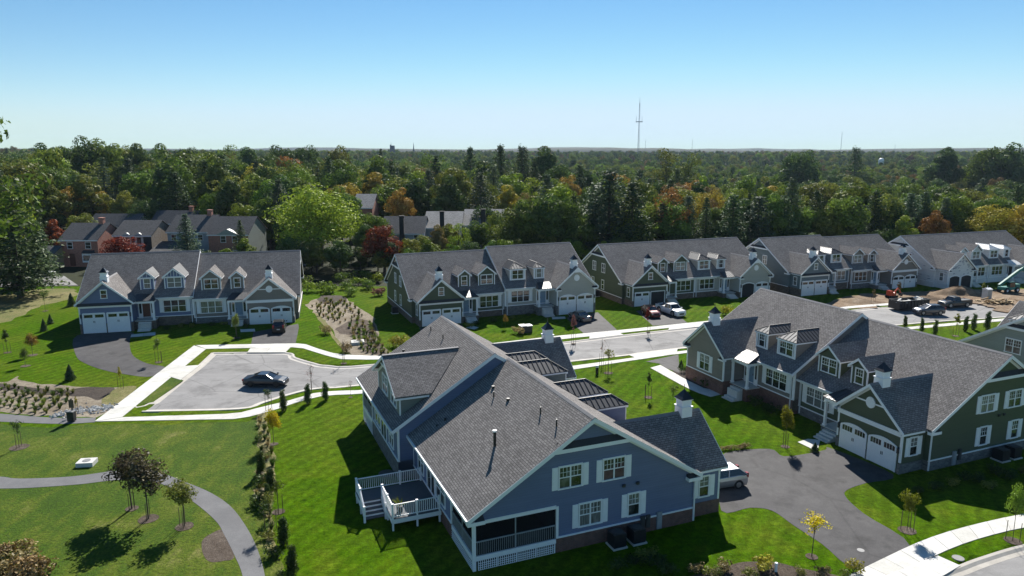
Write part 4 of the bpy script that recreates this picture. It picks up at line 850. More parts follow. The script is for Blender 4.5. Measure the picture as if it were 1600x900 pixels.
# ---------------------------------------------------------------- older town houses beyond
def townhouse(x0, w_, yf, dep, ze, zr, wall, side, roof, label, wins, kind='', front2=None):
    root = empty('town_house', (x0 + w_/2, yf, 0), 0, 1, label, 'house', 'older town houses among the trees')
    m = MB(); h = w_/2
    m.prism([(-h, 0, 0), (-h, dep, 0), (-h, dep, ze), (-h, dep/2, zr-.1), (-h, 0, ze)], (w_, 0, 0)); m.build('wall', wall, root)
    if side != wall: m = MB(); m.prism([(h, -.01, 0), (h, dep, 0), (h, dep, ze), (h, dep/2, zr-.1), (h, -.01, ze)], (.03, 0, 0)); m.build('gable_wall', side, root)
    m = MB(); sl = (zr-ze)/(dep/2)
    for s in (0, 1):
        y = lambda q: dep - q if s else q
        m.prism([(-h-.25, y(-.35), ze-.35*sl), (-h-.25, y(dep/2), zr), (-h-.25, y(dep/2), zr+.14), (-h-.25, y(-.35), ze-.35*sl+.14)], (w_+.5, 0, 0))
    m.build('roof', roof, root)
    m = MB(); m.box(-h-.2, h+.2, -.42, -.3, ze-.35*sl-.14, ze-.35*sl+.1); m.build('gutter', 'gutter_white', root)
    for (u, z, ww, hh) in wins:
        m = MB(); m.box(u-ww/2-.1, u+ww/2+.1, -.05, 0, z-hh/2-.1, z+hh/2+.1); o = m.build('window', 'trim', root)
        for s in (-1, 1): m = MB(); m.box(u-ww/2, u+ww/2, -.07, -.045, z+(.03 if s > 0 else -hh/2), z+(hh/2 if s > 0 else -.03)); m.build('pane', 'glass', o)
    if 'chimney' in kind: m = MB(); m.box(-.5, .5, -.9, -.02, 0, zr+.6); m.box(-.58, .58, -.98, .06, zr+.6, zr+.8); m.build('chimney', 'porch_dark', root)
    if 'stack' in kind: m = MB(); m.box(h*.6-.45, h*.6+.45, dep*.5-.5, dep*.5+.5, ze, zr+1.1); m.box(h*.6-.52, h*.6+.52, dep*.5-.57, dep*.5+.57, zr+1.1, zr+1.25); m.build('chimney', 'brick_town', root)
    if 'ped' in kind:
        m = MB(); m.prism([(-h*.55, -.5, ze-.05), (h*.55, -.5, ze-.05), (0, -.5, ze+1.1)], (0, 1.6, 0)); m.build('pediment', 'siding_palesage', root)
    if 'bay' in kind:
        m = MB(); m.box(.8, 3., -.7, 0, 1.0, 2.9); m.build('bay_window', 'trim', root); m = MB(); m.box(1., 2.8, -.72, -.69, 1.4, 2.5); m.build('pane', 'glass', root); m = MB(); m.prism([(.7, -.85, 2.9), (.7, 0, 2.9), (.7, 0, 3.5)], (2.4, 0, 0)); m.build('bay_roof', 'dark_pent', root)
        m = MB(); m.box(-2.2, -1.1, -.06, 0, .2, 2.8); m.build('front_door', 'door_red', root)
    if 'wingroof' in kind:
        m = MB(); m.box(-h-1.2, h*.2, -6, -.02, 0, 2.7); m.build('garage_wall', 'siding_tudor', root); m = MB(); m.prism([(-h-1.4, -6.3, 2.7), (h*.25, -6.3, 2.7), (h*.25, 0, 4.3), (-h-1.4, 0, 4.3)], (0, 0, .15)); m.build('garage_roof', 'shingle_old', root)
    if 'tudor' in kind:
        for u in (-h*.3, h*.35): m = MB(); m.prism([(u-.9, -.1, ze-2.4), (u+.9, -.1, ze-2.4), (u+.9, -.1, ze), (u, -.1, ze+.5), (u-.9, -.1, ze)], (0, .6, 0)); m.build('wall_dormer', 'siding_tudor', root); m = MB(); m.box(u-.45, u+.45, -.13, -.09, ze-1.9, ze-.5); m.build('pane', 'glass', root)
    return root
townhouse(-94.3, 7.8, 150, 10.5, 5.75, 8.6, 'brick_town', 'brick_town', 'shingle_old', 'leftmost red brick town house with bay window', [(-1.9, 4.5, 1.0, 1.3), (1.9, 4.5, 1.0, 1.3)], 'bay stack')
townhouse(-85.2, 8., 154, 10.5, 6.2, 8.8, 'porch_dark', 'brick_tan', 'shingle_old', 'town house with dark timbered front and two pale arched dormers', [], 'tudor')
townhouse(-75.6, 9.2, 158, 11.5, 6.5, 9.6, 'siding_greyblue', 'brick_tan', 'shingle_old', 'grey sided town house with long garage roof in front', [(-3.2, 5.2, 1.0, 1.2), (-.9, 5.2, 1.0, 1.2), (2.6, 5.2, 1., 1.2)], 'wingroof stack')
townhouse(-65.4, 8.6, 155, 11.5, 6.3, 9.5, 'brick_town', 'siding_palesage', 'shingle_old', 'red brick town house with small pale pediment over the windows', [(-1.1, 5.2, 1.0, 1.3), (1.4, 5.2, 1.0, 1.3), (1.2, 1.6, 1.1, 2.2)], 'ped')
townhouse(-97.5, 3.6, 146, 7, 2.9, 4.4, 'siding_tan', 'siding_tan', 'shingle_old', 'low tan garage building left of the brick town house', [], '')
townhouse(-107, 12, 182, 9, 5.2, 7.9, 'siding_tudor', 'siding_tudor', 'shingle_old', 'town house with grey roof seen over the brick row', [], '')
townhouse(-93, 11, 186, 9, 5.6, 8.4, 'siding_tan', 'siding_tan', 'shingle_old', 'darker roofed town house behind the brick row', [], 'stack')
townhouse(-29.6, 9.6, 163, 12, 5.6, 8.8, 'siding_greyblue', 'siding_greyblue', 'shingle_old', 'grey town house with tall dark chimney on its back wall', [(3.0, 4.5, .8, 1.3), (4.1, 4.5, .8, 1.3), (3.2, 1.2, 1.4, 2.0)], 'chimney')
townhouse(-20.5, 8.6, 168, 15, 6.3, 9.4, 'siding_greyblue', 'siding_palesage', 'shingle_pale', 'town house with pale grey roof right of the tall chimney', [], 'chimney')
townhouse(-11.5, 9.4, 172, 15, 6.5, 9.6, 'siding_greyblue', 'siding_palesage', 'shingle_pale', 'pale roofed town house at the end of the grey row', [], 'chimney')
townhouse(-43, 5.2, 196, 13, 8.8, 12.0, 'brick_town', 'brick_town', 'shingle_pale', 'tall narrow roofed house among the trees above the grey row', [], '')
# ---------------------------------------------------------------- vehicles
def car(loc, rz, kind, paint, label, L, Wd, Ht, rim='rim', cat='car', ):
    o = empty('parked_car' if kind != 'pickup' else 'pickup_truck', loc, rz, 1, label, cat, 'parked vehicles')
    h = L/2; w_ = Wd/2; r = .34*L/4.8 if kind == 'sedan' else .375*L/4.8
    g0 = .2
    # outline stations: x (front = +), top of body, half width
    if kind == 'sedan': st = [(-h, .62, .8), (-h+.12, .84, .9), (-h*.62, .93, .97), (-h*.1, .9, 1), (h*.38, .88, 1), (h*.72, .8, .97), (h-.15, .68, .88), (h, .52, .74)]; cab = (-h*.7, -h*.28, h*.14, h*.46, .9, Ht)
    elif kind == 'suv': st = [(-h, .8, .84), (-h+.1, 1.0, .93), (-h*.6, 1.04, 1), (0, 1.0, 1), (h*.42, .98, 1), (h*.75, .92, .97), (h-.12, .78, .9), (h, .58, .78)]; cab = (-h*.95, -h*.66, h*.08, h*.5, 1.0, Ht)
    else: st = [(-h, .98, .92), (-h+.08, 1.02, .95), (-h*.5, 1.03, .97), (0, 1.03, 1), (h*.45, 1.05, 1), (h*.8, 1.0, .98), (h-.12, .9, .93), (h, .62, .86)]; cab = (-h*.14, -h*.1, h*.3, h*.5, 1.03, Ht)
    ring = []
    for x, zt_, k in st: W_ = w_*k; ring.append([(x, -W_*.9, g0), (x, -W_, g0+.2), (x, -W_, zt_*.72), (x, -W_*.93, zt_*.97), (x, -W_*.6, zt_+.015), (x, W_*.6, zt_+.015), (x, W_*.93, zt_*.97), (x, W_, zt_*.72), (x, W_, g0+.2), (x, W_*.9, g0)])
    n = 10; m = MB(); V = [p for q in ring for p in q]; F = [(i*n+j, i*n+(j+1) % n, (i+1)*n+(j+1) % n, (i+1)*n+j) for i in range(len(st)-1) for j in range(n)] + [tuple(range(n)), tuple(range((len(st)-1)*n, len(st)*n))[::-1]]
    m.add(V, F)
    a0, a1, b1, b0, zb_, zr_ = cab; ww, wr = w_*.92, w_*.7
    # roof panel and pillars
    m.prism([(a1, -wr, zr_-.05), (b1, -wr, zr_-.05), (b1, wr, zr_-.05), (a1, wr, zr_-.05)], (0, 0, .05))
    if kind == 'pickup': m.box(-h+.06, -h*.14, -w_*.93, -w_*.82, .7, 1.12); m.box(-h+.06, -h*.14, w_*.82, w_*.93, .7, 1.12); m.box(-h, -h+.1, -w_*.9, w_*.9, .7, 1.12)
    for s in (-1, 1):
        for (xa, xb) in ((a0, a1), (b0, b1), ((a0+b0)/2*1.0, (a1+b1)/2)): m.beam((xa, s*ww, zb_-.02), (xb, s*wr, zr_-.02), .07, .06)
        m.beam((a1, s*wr, zr_-.02), (b1, s*wr, zr_-.02), .06, .06)
    body = m.build('body', paint, o)
    md = body.modifiers.new('bevel', 'BEVEL'); md.width = .035; md.segments = 2; md.limit_method = 'ANGLE'
    k = .985; m = MB(); zq = zr_-.055
    m.add([(a0, -ww*k, zb_-.05), (b0, -ww*k, zb_-.05), (b0, ww*k, zb_-.05), (a0, ww*k, zb_-.05), (a1, -wr*k, zq), (b1, -wr*k, zq), (b1, wr*k, zq), (a1, wr*k, zq)], [(0, 3, 2, 1), (4, 5, 6, 7), (0, 1, 5, 4), (1, 2, 6, 5), (2, 3, 7, 6), (3, 0, 4, 7)]); m.build('window', 'car_glass', o)
    if kind == 'pickup': m = MB(); m.box(-h+.1, -h*.14, -w_*.82, w_*.82, 1.04, 1.055); m.build('truck_bed', 'dark_grey', o)
    for sx in (-h*.6, h*.62):
        for s in (-1, 1):
            m = MB(); m.tube((sx, s*(w_-.2), r), (sx, s*(w_+.012), r), r, r, 18); ty = m.build('wheel', 'tyre', o); m = MB(); m.tube((sx, s*(w_+.0), r), (sx, s*(w_+.02), r), r*.66, r*.6, 14)
            for a in range(5): m.beam((sx, s*(w_+.022), r), (sx+r*.58*math.cos(a*1.2566), s*(w_+.022), r+r*.58*math.sin(a*1.2566)), .07, .015, (0, 1, 0))
            m.build('rim', rim, ty)
            m = MB(); q = 14; R2 = r*1.16; P_ = [(sx+R2*math.cos(math.pi*i/(q-1)), s*(w_+.004), r*.95+R2*math.sin(math.pi*i/(q-1))) for i in range(q)]; m.prism(P_, (0, -s*.03, 0)); m.build('wheel_arch', 'tyre', o)
    zl = st[-2][1]-.1
    for s in (-1, 1):
        m = MB(); m.box(h-.26, h-.04, min(s*w_*.5, s*w_*.84), max(s*w_*.5, s*w_*.84), zl-.12, zl+.02); m.build('headlight', 'lamp_clear', o)
        zt_ = st[1][1]; m = MB(); m.box(-h-.005, -h+.18, min(s*w_*.6, s*w_*.9), max(s*w_*.6, s*w_*.9), zt_-.24, zt_-.06 if kind == 'sedan' else zt_+.12); m.build('taillight', 'lamp_red', o)
        m = MB(); m.box(b0-.2, b0-.02, s*(w_+.13)-.07, s*(w_+.13)+.07, zb_, zb_+.13); m.build('mirror', paint, o)
    m = MB(); m.box(-h-.012, -h, -.2, .2, .55, .68); m.build('licence_plate', 'plate', o); m = MB(); m.box(h-.06, h+.012, -w_*.45, w_*.45, .4, .62); m.build('grille', 'black_metal', o)
    m = MB(); m.box(-h+.05, h-.05, -w_*.8, w_*.8, .16, .24); m.build('underbody', 'tyre', o)
    return o
car((-25.63, 72.21), R(-3), 'sedan', 'paint_black', 'glossy black sedan parked alone on the turning area', 4.45, 1.72, 1.27, 'rim_dark')
car((-31.6, 95.4), R(105), 'suv', 'paint_brown', 'dark suv with roof rails on the taupe house drive, back towards us', 4.15, 1.7, 1.52, cat='suv')
car((14.9, 49.0), R(196), 'suv', 'paint_silver', 'silver suv half hidden behind the blue house garage', 4.2, 1.68, 1.46, cat='suv')
car((9.75, 101.7), R(116), 'sedan', 'paint_tan', 'pale tan sedan in the shade of the cream garage', 4.3, 1.66, 1.28)
car((20.5, 104.2), R(-76), 'suv', 'paint_red', 'dark red suv beside the white pickup', 3.9, 1.62, 1.42, cat='suv')
car((23.7, 105.6), R(-66), 'pickup', 'paint_white', 'white pickup truck backed up to the green house garage', 5.5, 1.85, 1.62, cat='pickup')
car((62.2, 105.4), R(184), 'suv', 'paint_grey', 'dark grey suv in the street in front of the skip', 4.3, 1.7, 1.45, cat='suv')
car((69.2, 110.6), R(194), 'pickup', 'paint_brown', 'dark pickup truck parked behind the grey suv', 5.1, 1.8, 1.65, cat='pickup')
car((93.5, 116.5), R(160), 'suv', 'paint_white', 'white vehicle at the right edge beside the teal lift', 4.4, 1.7, 1.6, cat='suv')
car((-91.5, 139), R(10), 'sedan', 'paint_white', 'white car in the street behind the blue house', 4.4, 1.7, 1.3)
# teal telehandler
o = empty('telehandler', (85.37, 122.30), R(197), .72, 'teal telescopic lift with raised boom on the building site', 'telehandler')
m = MB(); m.box(-2.4, 2.2, -.95, .95, .7, 1.35); m.prism([(-2.6, -.95, .9), (-2.6, .95, .9), (-2.6, .95, 2.0), (-2.6, -.95, 2.0)], (1.2, 0, 0)); m.build('chassis', 'paint_teal', o)
m = MB(); m.box(-1.0, .6, .1, .95, 1.35, 2.5); m.build('cab', 'car_glass', o); m = MB(); m.box(-1.05, .65, .05, 1.0, 2.5, 2.6); m.build('cab_roof', 'paint_teal', o)
m = MB(); m.beam((2.4, -.4, 1.7), (-3.4, -.4, 5.1), .5, .6); m.build('boom', 'paint_teal', o); m = MB(); m.beam((-3.4, -.4, 5.1), (-4.6, -.4, 5.6), .36, .42); m.box(-5.0, -4.5, -.75, -.05, 4.9, 5.9); m.build('boom_head', 'paint_teal', o)
m = MB(); m.box(-6.2, -4.9, -1.2, .4, 4.5, 5.0); m.build('pallet_load', 'rock_white', o)
for sx in (-1.7, 1.5):
    for s in (-1, 1): m = MB(); m.tube((sx, s*.75, .62), (sx, s*1.2, .62), .62, .62, 16); ty = m.build('wheel', 'tyre', o); m = MB(); m.tube((sx, s*1.2, .62), (sx, s*1.22, .62), .3, .3, 12); m.build('rim', 'trim', ty)
# skip, portable toilet, orange machine, dirt heaps, rubble
o = empty('skip', (61.3, 109.3, 0), R(18), 1, 'black open skip full of rubble at the kerb', 'skip')
m = MB(); m.box(-2.9, 2.9, -1.1, -1.02, .15, 1.5); m.box(-2.9, 2.9, 1.02, 1.1, .15, 1.5); m.box(-2.9, -2.82, -1.02, 1.02, .15, 1.5); m.box(2.82, 2.9, -1.02, 1.02, .15, 1.5); m.box(-2.82, 2.82, -1.02, 1.02, .15, .25)
for i in range(9): x = -2.6 + 5.2*i/8; m.box(x-.05, x+.05, -1.17, -1.1, .15, 1.5)
m.box(-2.95, 2.95, -1.2, -1.1, 1.42, 1.52); m.build('body', 'black_metal', o)
m = MB(); rn = random.Random(4)
for i in range(26): p = Vector((rn.uniform(-2.6, 2.6), rn.uniform(-.85, .85), rn.uniform(1., 1.5))); d_ = Vector((rn.uniform(-1, 1), rn.uniform(-1, 1), rn.uniform(-.3, .5))).normalized()*rn.uniform(.2, .7); m.beam(p-d_, p+d_, rn.uniform(.1, .5), .05)
m.box(-2.8, 2.8, -1., 1., .3, 1.05); m.build('rubble', 'rock_white', o)
o = empty('portable_toilet', (77.36, 115.53), R(15), .9, 'pale grey portable toilet beside the rubble pile', 'toilet')
m = MB(); m.box(-.55, .55, -.55, .55, .1, 2.0); m.box(-.6, .6, -.6, .6, 0, .12); b_ = m.build('cabin', 'toilet_grey', o); m = MB(); m.box(-.6, .6, -.6, .6, 2.0, 2.1); m.prism([(-.58, -.58, 2.1), (-.58, .58, 2.1), (-.58, 0, 2.3)], (1.16, 0, 0)); m.build('roof', 'trim', o); m = MB(); m.box(-.4, .4, -.58, -.551, .2, 1.9); m.build('door', 'meter_grey', o); m = MB(); m.tube((.45, .45, 2.0), (.45, .45, 2.6), .04, .04, 6); m.build('vent_pipe', 'toilet_grey', o)
o = empty('mini_digger', (62.85, 117.35), R(20), .85, 'small orange machine on the bare soil', 'digger')
m = MB(); m.box(-.9, .5, -.55, .55, .55, 1.1); m.prism([(-.9, -.5, 1.1), (-.1, -.5, 1.1), (-.3, -.5, 1.5), (-.9, -.5, 1.5)], (0, 1, 0)); m.build('body', 'paint_orange', o); m = MB(); m.beam((.4, 0, .9), (1.5, 0, 1.9), .2, .25); m.beam((1.5, 0, 1.9), (2.3, 0, .8), .18, .2); m.build('arm', 'paint_orange', o); m = MB(); m.prism([(2.1, -.3, .9), (2.6, -.3, .8), (2.4, -.3, .2), (2.0, -.3, .4)], (0, .6, 0)); m.build('bucket', 'dark_grey', o)
for s in (-1, 1): m = MB(); m.prism([(-1., s*.45-.15, .08), (.9, s*.45-.15, .08), (1.05, s*.45-.15, .3), (.9, s*.45-.15, .55), (-1., s*.45-.15, .55), (-1.15, s*.45-.15, .3)], (0, .3, 0)); m.build('track', 'tyre', o)
def heap(loc, rx, ry, h, mat, label, cat, name='dirt_heap', seed=1):
    m = MB(); n = 22; V = []; F = []
    for j in range(7):
        t_ = j/6
        for i in range(n):
            a = 6.28318*i/n; k = (1-t_)*(1+.25*noise.noise((math.cos(a)*1.5, math.sin(a)*1.5, seed))); V.append((loc[0]+rx*k*math.cos(a), loc[1]+ry*k*math.sin(a), h*sstep(t_)*(1+.25*noise.noise((a, t_*3, seed+4))) - (.05 if j == 0 else 0)))
    F = [(j*n+i, j*n+(i+1) % n, (j+1)*n+(i+1) % n, (j+1)*n+i) for j in range(6) for i in range(n)]; m.add(V, F); o = m.build(name, mat, recalc=True, smooth=True); return tag(o, label, cat)
heap((76.02, 120.89), 5.2, 2.4, 1.3, 'site_dirt', 'brown heap of dug soil before the unfinished house', 'dirt heap', seed=2); heap((68.15, 116.04), 4.5, 2., .6, 'site_dirt', 'low spread of soil between the skip and the wrapped house', 'dirt heap', seed=5); heap((56.42, 114.51), 5, 2.5, .45, 'site_dirt', 'low pale soil heap before the slate blue house', 'dirt heap', seed=8)
rn = random.Random(7)
m = MB()
for i in range(60):
    c = Vector((((77.44, 113.26))[0] + rn.gauss(0, 1.6), ((77.44, 113.26))[1] + rn.gauss(0, .7), rn.uniform(0, .6))); d_ = Vector((rn.uniform(-1, 1), rn.uniform(-1, 1), rn.uniform(-.4, .4))).normalized()*rn.uniform(.2, .8); m.beam(c-d_, c+d_, rn.uniform(.08, .4), rn.uniform(.06, .25))
tag(m.build('rubble_pile', 'wood_raw'), 'heap of broken wood and rubble beside the portable toilet', 'rubble', kind='stuff')
# ---------------------------------------------------------------- small fittings
q = (-33.04, 52.67)
o = empty('drain_inlet', q, R(8), .82, 'white concrete drain box with round cover in the rough lawn', 'drain'); m = MB(); m.box(-.75, .75, -.62, .62, -.1, .42); b_ = m.build('box', 'concrete', o); m = MB(); m.tube((0, 0, .42), (0, 0, .445), .36, .36, 18); m.build('cover', 'mid_grey', o)
q = (-19.50, 88.49); o = empty('drain_inlet', q, R(15), 1, 'pale square drain box in the planted bed beyond the street', 'drain'); m = MB(); m.box(-.8, .8, -.7, .7, -.1, .35); m.build('box', 'concrete', o); m = MB(); m.box(-.5, .5, -.4, .4, .35, .37); m.build('cover', 'mid_grey', o)
q = (-39.61, 61.95); o = empty('waste_station', q, 0, 1, 'black post with bin beside the footpath bend', 'bin'); m = MB(); m.box(-.05, .05, -.05, .05, 0, 2.1); m.build('post', 'black_metal', o); m = MB(); m.box(-.3, .3, -.45, -.03, .1, .95); m.build('bin', 'black_metal', o); m = MB(); m.box(-.32, .32, -.47, -.01, .95, 1.0); m.build('lid', 'mid_grey', o); m = MB(); m.box(-.22, .22, -.09, -.052, 1.25, 2.0); m.build('sign_plate', 'stake_wood', o)
q = (9.30, 75.95); o = empty('utility_post', q, 0, 1, 'short dark utility post with white cap on the middle lawn', 'utility post'); m = MB(); m.tube((0, 0, 0), (0, 0, .75), .17, .17, 10); m.build('post', 'black_metal', o); m = MB(); m.tube((0, 0, .75), (0, 0, 1.0), .19, .17, 10); m.build('cap', 'trim', o)
q = (1.81, 94.38); o = empty('utility_cabinet', q, R(20), 1, 'dark cabinet with white lids behind the far garage roof', 'cabinet'); m = MB(); m.box(-.8, .8, -.5, .5, 0, .95); m.build('casing', 'dark_grey', o); m = MB(); m.box(-.85, 0, -.55, .55, .95, 1.02); m.box(.02, .85, -.55, .55, .9, .97); m.build('lid', 'trim', o)
for q, lb in (((-19.32, 85.79), 'red marker by the street behind the sage house'),): 
    pass
q = (26.71, 39.51); m = MB(); m.tube((*q, .0), (*q, .05), .34, .33, 16); tag(m.build('manhole_cover', 'mid_grey'), 'round cover in the grass strip by the lower right kerb', 'manhole cover')
q = (21.30, 40.40); m = MB(); m.tube((*q, .01), (*q, .022), .22, .22, 12); tag(m.build('valve_cover', 'mid_grey'), 'small round cover set in the dark driveway', 'valve cover')
q = (13.55, 38.73); m = MB(); q = (15.30, 38.14); m.tube((*q, 0), (*q, .5), .09, .09, 8); m.tube((*q, .5), (*q, .56), .11, .08, 8); tag(m.build('standpipe', 'trim'), 'short white pipe standing in the mulch bed', 'pipe')
# flower pot on the deck
a_ = onend(0, -7.0, D+2.6, 112.4, (6.75, 56.23), 'A'); pot = empty('flower_pot', (*a_, .86), 0, 1, 'potted green plant on the deck of the blue house', 'plant'); m = MB(); m.tube((0, 0, 0), (0, 0, .4), .16, .22, 10); m.build('pot', 'dark_grey', pot)
m = MB(); rn = random.Random(2)
for i in range(40): a = rn.uniform(0, 6.28); b = rn.uniform(.3, 1.2); d_ = Vector((math.cos(a)*math.cos(b), math.sin(a)*math.cos(b), math.sin(b))); m.add([Vector((0, 0, .4)), Vector((0, 0, .4))+d_*.4+Vector((-d_.y, d_.x, 0))*.05, Vector((0, 0, .4))+d_*.7, Vector((0, 0, .4))+d_*.4-Vector((-d_.y, d_.x, 0))*.05], [(0, 1, 2, 3)])
m.build('foliage', 'leaf_lime', pot, recalc=False)
# distant masts and buildings
def mast(px_x, d, z0, z1, w_, label, plat=None, mat='mast_grey'):
    x = px_x*d; o = empty('radio_mast', (x, d, z0), 0, 1, label, 'mast', 'masts on the horizon'); m = MB(); H_ = z1-z0; n = 26
    L_ = [(w_*math.cos(a), w_*math.sin(a)) for a in (0, 2.094, 4.189)]; t_ = .35
    for a in range(3):
        m.tube((*L_[a], 0), (L_[a][0]*t_, L_[a][1]*t_, H_*.97), w_*.13, w_*.09, 4)
        for i in range(n):
            f0, f1 = i/n, (i+1)/n; b_ = (a+1) % 3; k0, k1 = 1-(1-t_)*f0, 1-(1-t_)*f1
            m.tube((L_[a][0]*k0, L_[a][1]*k0, H_*.97*f0), (L_[b_][0]*k1, L_[b_][1]*k1, H_*.97*f1), w_*.07, w_*.07, 3, False)
    m.build('lattice', mat, o); m = MB(); m.tube((0, 0, H_*.9), (0, 0, H_*1.06), w_*.18, w_*.08, 5); m.build('antenna', mat, o)
    if plat:
        m = MB(); z = H_*plat; m.box(-w_*2.6, w_*2.6, -w_*2.6, w_*2.6, z, z+w_*.5)
        for sx in (-1, 1): m.tube((sx*w_*2.5, 0, z-w_*.5), (sx*w_*2.5, 0, z+w_*5), w_*.16, w_*.12, 4)
        m.build('platform', mat, o)
mast(.1715, 1450, 0, 118, 2.2, 'tall lattice radio mast with platform on the horizon', .665); mast(.181, 1900, 10, 50, 1., 'short thin mast right beside the tall one'); mast(.2445, 1900, 10, 52, 1., 'thin mast over the bare treetops'); mast(.4465, 1950, 10, 72, 1.1, 'thin mast standing alone at right on the horizon'); mast(.52, 2300, 10, 42, 1., 'faint mast farthest right on the horizon')
o = empty('office_tower', (-.1625*1700, 1700, 0), R(10), 1, 'small dark block with two aerials on the horizon', 'building'); m = MB(); m.box(-5.5, 5.5, -5, 5, 0, 35); m.box(-5, -2, -3, 3, 35, 37)
for i in range(8): z = 4 + i*4; m.box(-5.6, 5.6, -5.1, 5.1, z, z+.5)
m.build('wall', 'far_tower', o); m = MB(); m.tube((-4, 0, 37), (-4, 0, 43), .2, .1, 4); m.tube((-1.5, 0, 36), (-1.5, 0, 44), .2, .1, 4); m.build('aerial', 'far_tower', o)
o = empty('church_spire', (-.1335*1600, 1600, 0), 0, 1, 'thin dark church spire on the horizon', 'church'); m = MB(); m.box(-2, 2, -2, 2, 0, 25); m.build('tower', 'far_tower', o); m = MB(); m.tube((0, 0, 25), (0, 0, 41), 1.6, .1, 6); m.build('spire', 'far_tower', o)
o = empty('white_dome', (.503*900, 900, 3), 0, .62, 'small white dome among the far trees at right', 'building'); m = MB(); m.tube((0, 0, 0), (0, 0, 15), 5, 5, 16); m.build('drum', 'trim', o); m = MB()
for j in range(4): a, b = j*.39, (j+1)*.39; m.tube((0, 0, 15+4*math.sin(a)), (0, 0, 15+4*math.sin(b)), 5*math.cos(a), 5*math.cos(b)+.01, 16, j == 3)
m.build('dome', 'trim', o)
x, y = .0965*230, 230.; m = MB(); m.add([(x, y, 39.2), (x-.1, y-.5, 39.25), (x+.9, y, 39.6), (x+.1, y+.2, 39.2), (x-.9, y, 39.55), (x-.1, y+.4, 39.2)], [(0, 2, 3), (0, 3, 4), (0, 1, 3), (3, 5, 0)]); tag(m.build('bird', 'black_metal', recalc=False), 'tiny dark bird flying in the open sky', 'bird')
o = empty('garden_canopy', (.403*165, 165, 0), R(10), 1, 'bright green canopy glimpsed under the pines', 'canopy'); m = MB(); m.prism([(-2.2, -1.5, 2.9), (2.2, -1.5, 2.9), (2.2, 1.5, 3.1), (-2.2, 1.5, 3.1)], (0, 0, .15)); m.build('top', 'paint_teal', o); m = MB()
for sx in (-2, 2): m.box(sx-.05, sx+.05, -1.4, -1.3, 0, 2.9); m.box(sx-.05, sx+.05, 1.3, 1.4, 0, 3.)
m.build('frame', 'mid_grey', o)

# ================================================================ TREES AND PLANTS
import numpy as np
def leaf_mesh(name, P, N, size, tone, asp=.62, droop=0.):
    rs = np.random.RandomState(len(P)); n = len(P)
    N = N/np.maximum(1e-6, np.linalg.norm(N, axis=1, keepdims=True)); r = rs.normal(size=(n, 3)); a = np.cross(N, r); a /= np.maximum(1e-6, np.linalg.norm(a, axis=1, keepdims=True)); b = np.cross(N, a)
    s = np.asarray(size).reshape(-1, 1)*np.ones((n, 1)); a = a*s*.5; b = b*s*.5*asp
    V = np.stack([P - a, P + b*.9 + N*s*.06, P + a, P - b*.9 + N*s*.06], axis=1).reshape(-1, 3)
    me = bpy.data.meshes.new(name); me.vertices.add(4*n); me.vertices.foreach_set('co', V.astype(np.float32).ravel()); me.loops.add(4*n); me.loops.foreach_set('vertex_index', np.arange(4*n, dtype=np.int32)); me.polygons.add(n)
    me.polygons.foreach_set('loop_start', np.arange(0, 4*n, 4, dtype=np.int32)); me.polygons.foreach_set('loop_total', np.full(n, 4, dtype=np.int32))
    at = me.attributes.new('tone', 'FLOAT', 'FACE'); at.data.foreach_set('value', np.clip(tone, 0, 1).astype(np.float32)); me.update(); me.validate(); return me
def unitv(rs, n): v = rs.normal(size=(n, 3)); return v/np.linalg.norm(v, axis=1, keepdims=True)
def lobes(rs, C, Rr, n, size, low=.5, flat=.85, nn=.42):
    k = len(C); w_ = Rr**2; idx = rs.choice(k, n, p=w_/w_.sum()); d = unitv(rs, n); f = low + (1.06-low)*rs.rand(n)**.55
    P = C[idx] + d*(Rr[idx]*f)[:, None]*np.array([1, 1, flat]); N = d + rs.normal(size=(n, 3))*nn; lt = rs.rand(k)
    return P, N, size*(.6+.8*rs.rand(n)), .25*lt[idx] + .75*rs.rand(n)**1.2
def broad(seed, H=16., rad=5.2, base=.24, n=7200, leafs=.56, nl=26, top=1.0):
    rs = np.random.RandomState(seed); C = []; Q = []
    zc = H*(base + (1-base)*.5); rz = H*(1-base)*.5
    for i in range(nl):
        d = unitv(rs, 1)[0]; d[2] = d[2]*.9 + .15; k = rs.uniform(.55, .86) if i > nl*.2 else rs.uniform(.1, .45)
        tap = 1 - .28*max(0, d[2])*top; C.append((d[0]*rad*k*tap, d[1]*rad*k*tap, zc + d[2]*rz*k)); Q.append(rad*rs.uniform(.19, .36))
    P, N, s, t_ = lobes(rs, np.array(C), np.array(Q), n, leafs, .74, .85, .26); cr = leaf_mesh('crown', P, N, s, t_)
    m = MB(); rn = random.Random(seed); z1 = H*.5; lean = (rn.uniform(-.4, .4), rn.uniform(-.4, .4)); m.tube((0, 0, -.3), (lean[0], lean[1], z1), rad*.062, rad*.035, 8, False)
    for i in range(8):
        c = Vector(C[rn.randrange(len(C))]); f = rn.uniform(.55, 1); b_ = Vector((lean[0]*f, lean[1]*f, z1*f)); mid = b_.lerp(c, .5) + Vector((0, 0, .5)); m.tube(b_, mid, rad*.028, rad*.018, 5, False); m.tube(mid, c, rad*.018, rad*.006, 5, False)
    return cr, m.mesh('trunk', False, True)
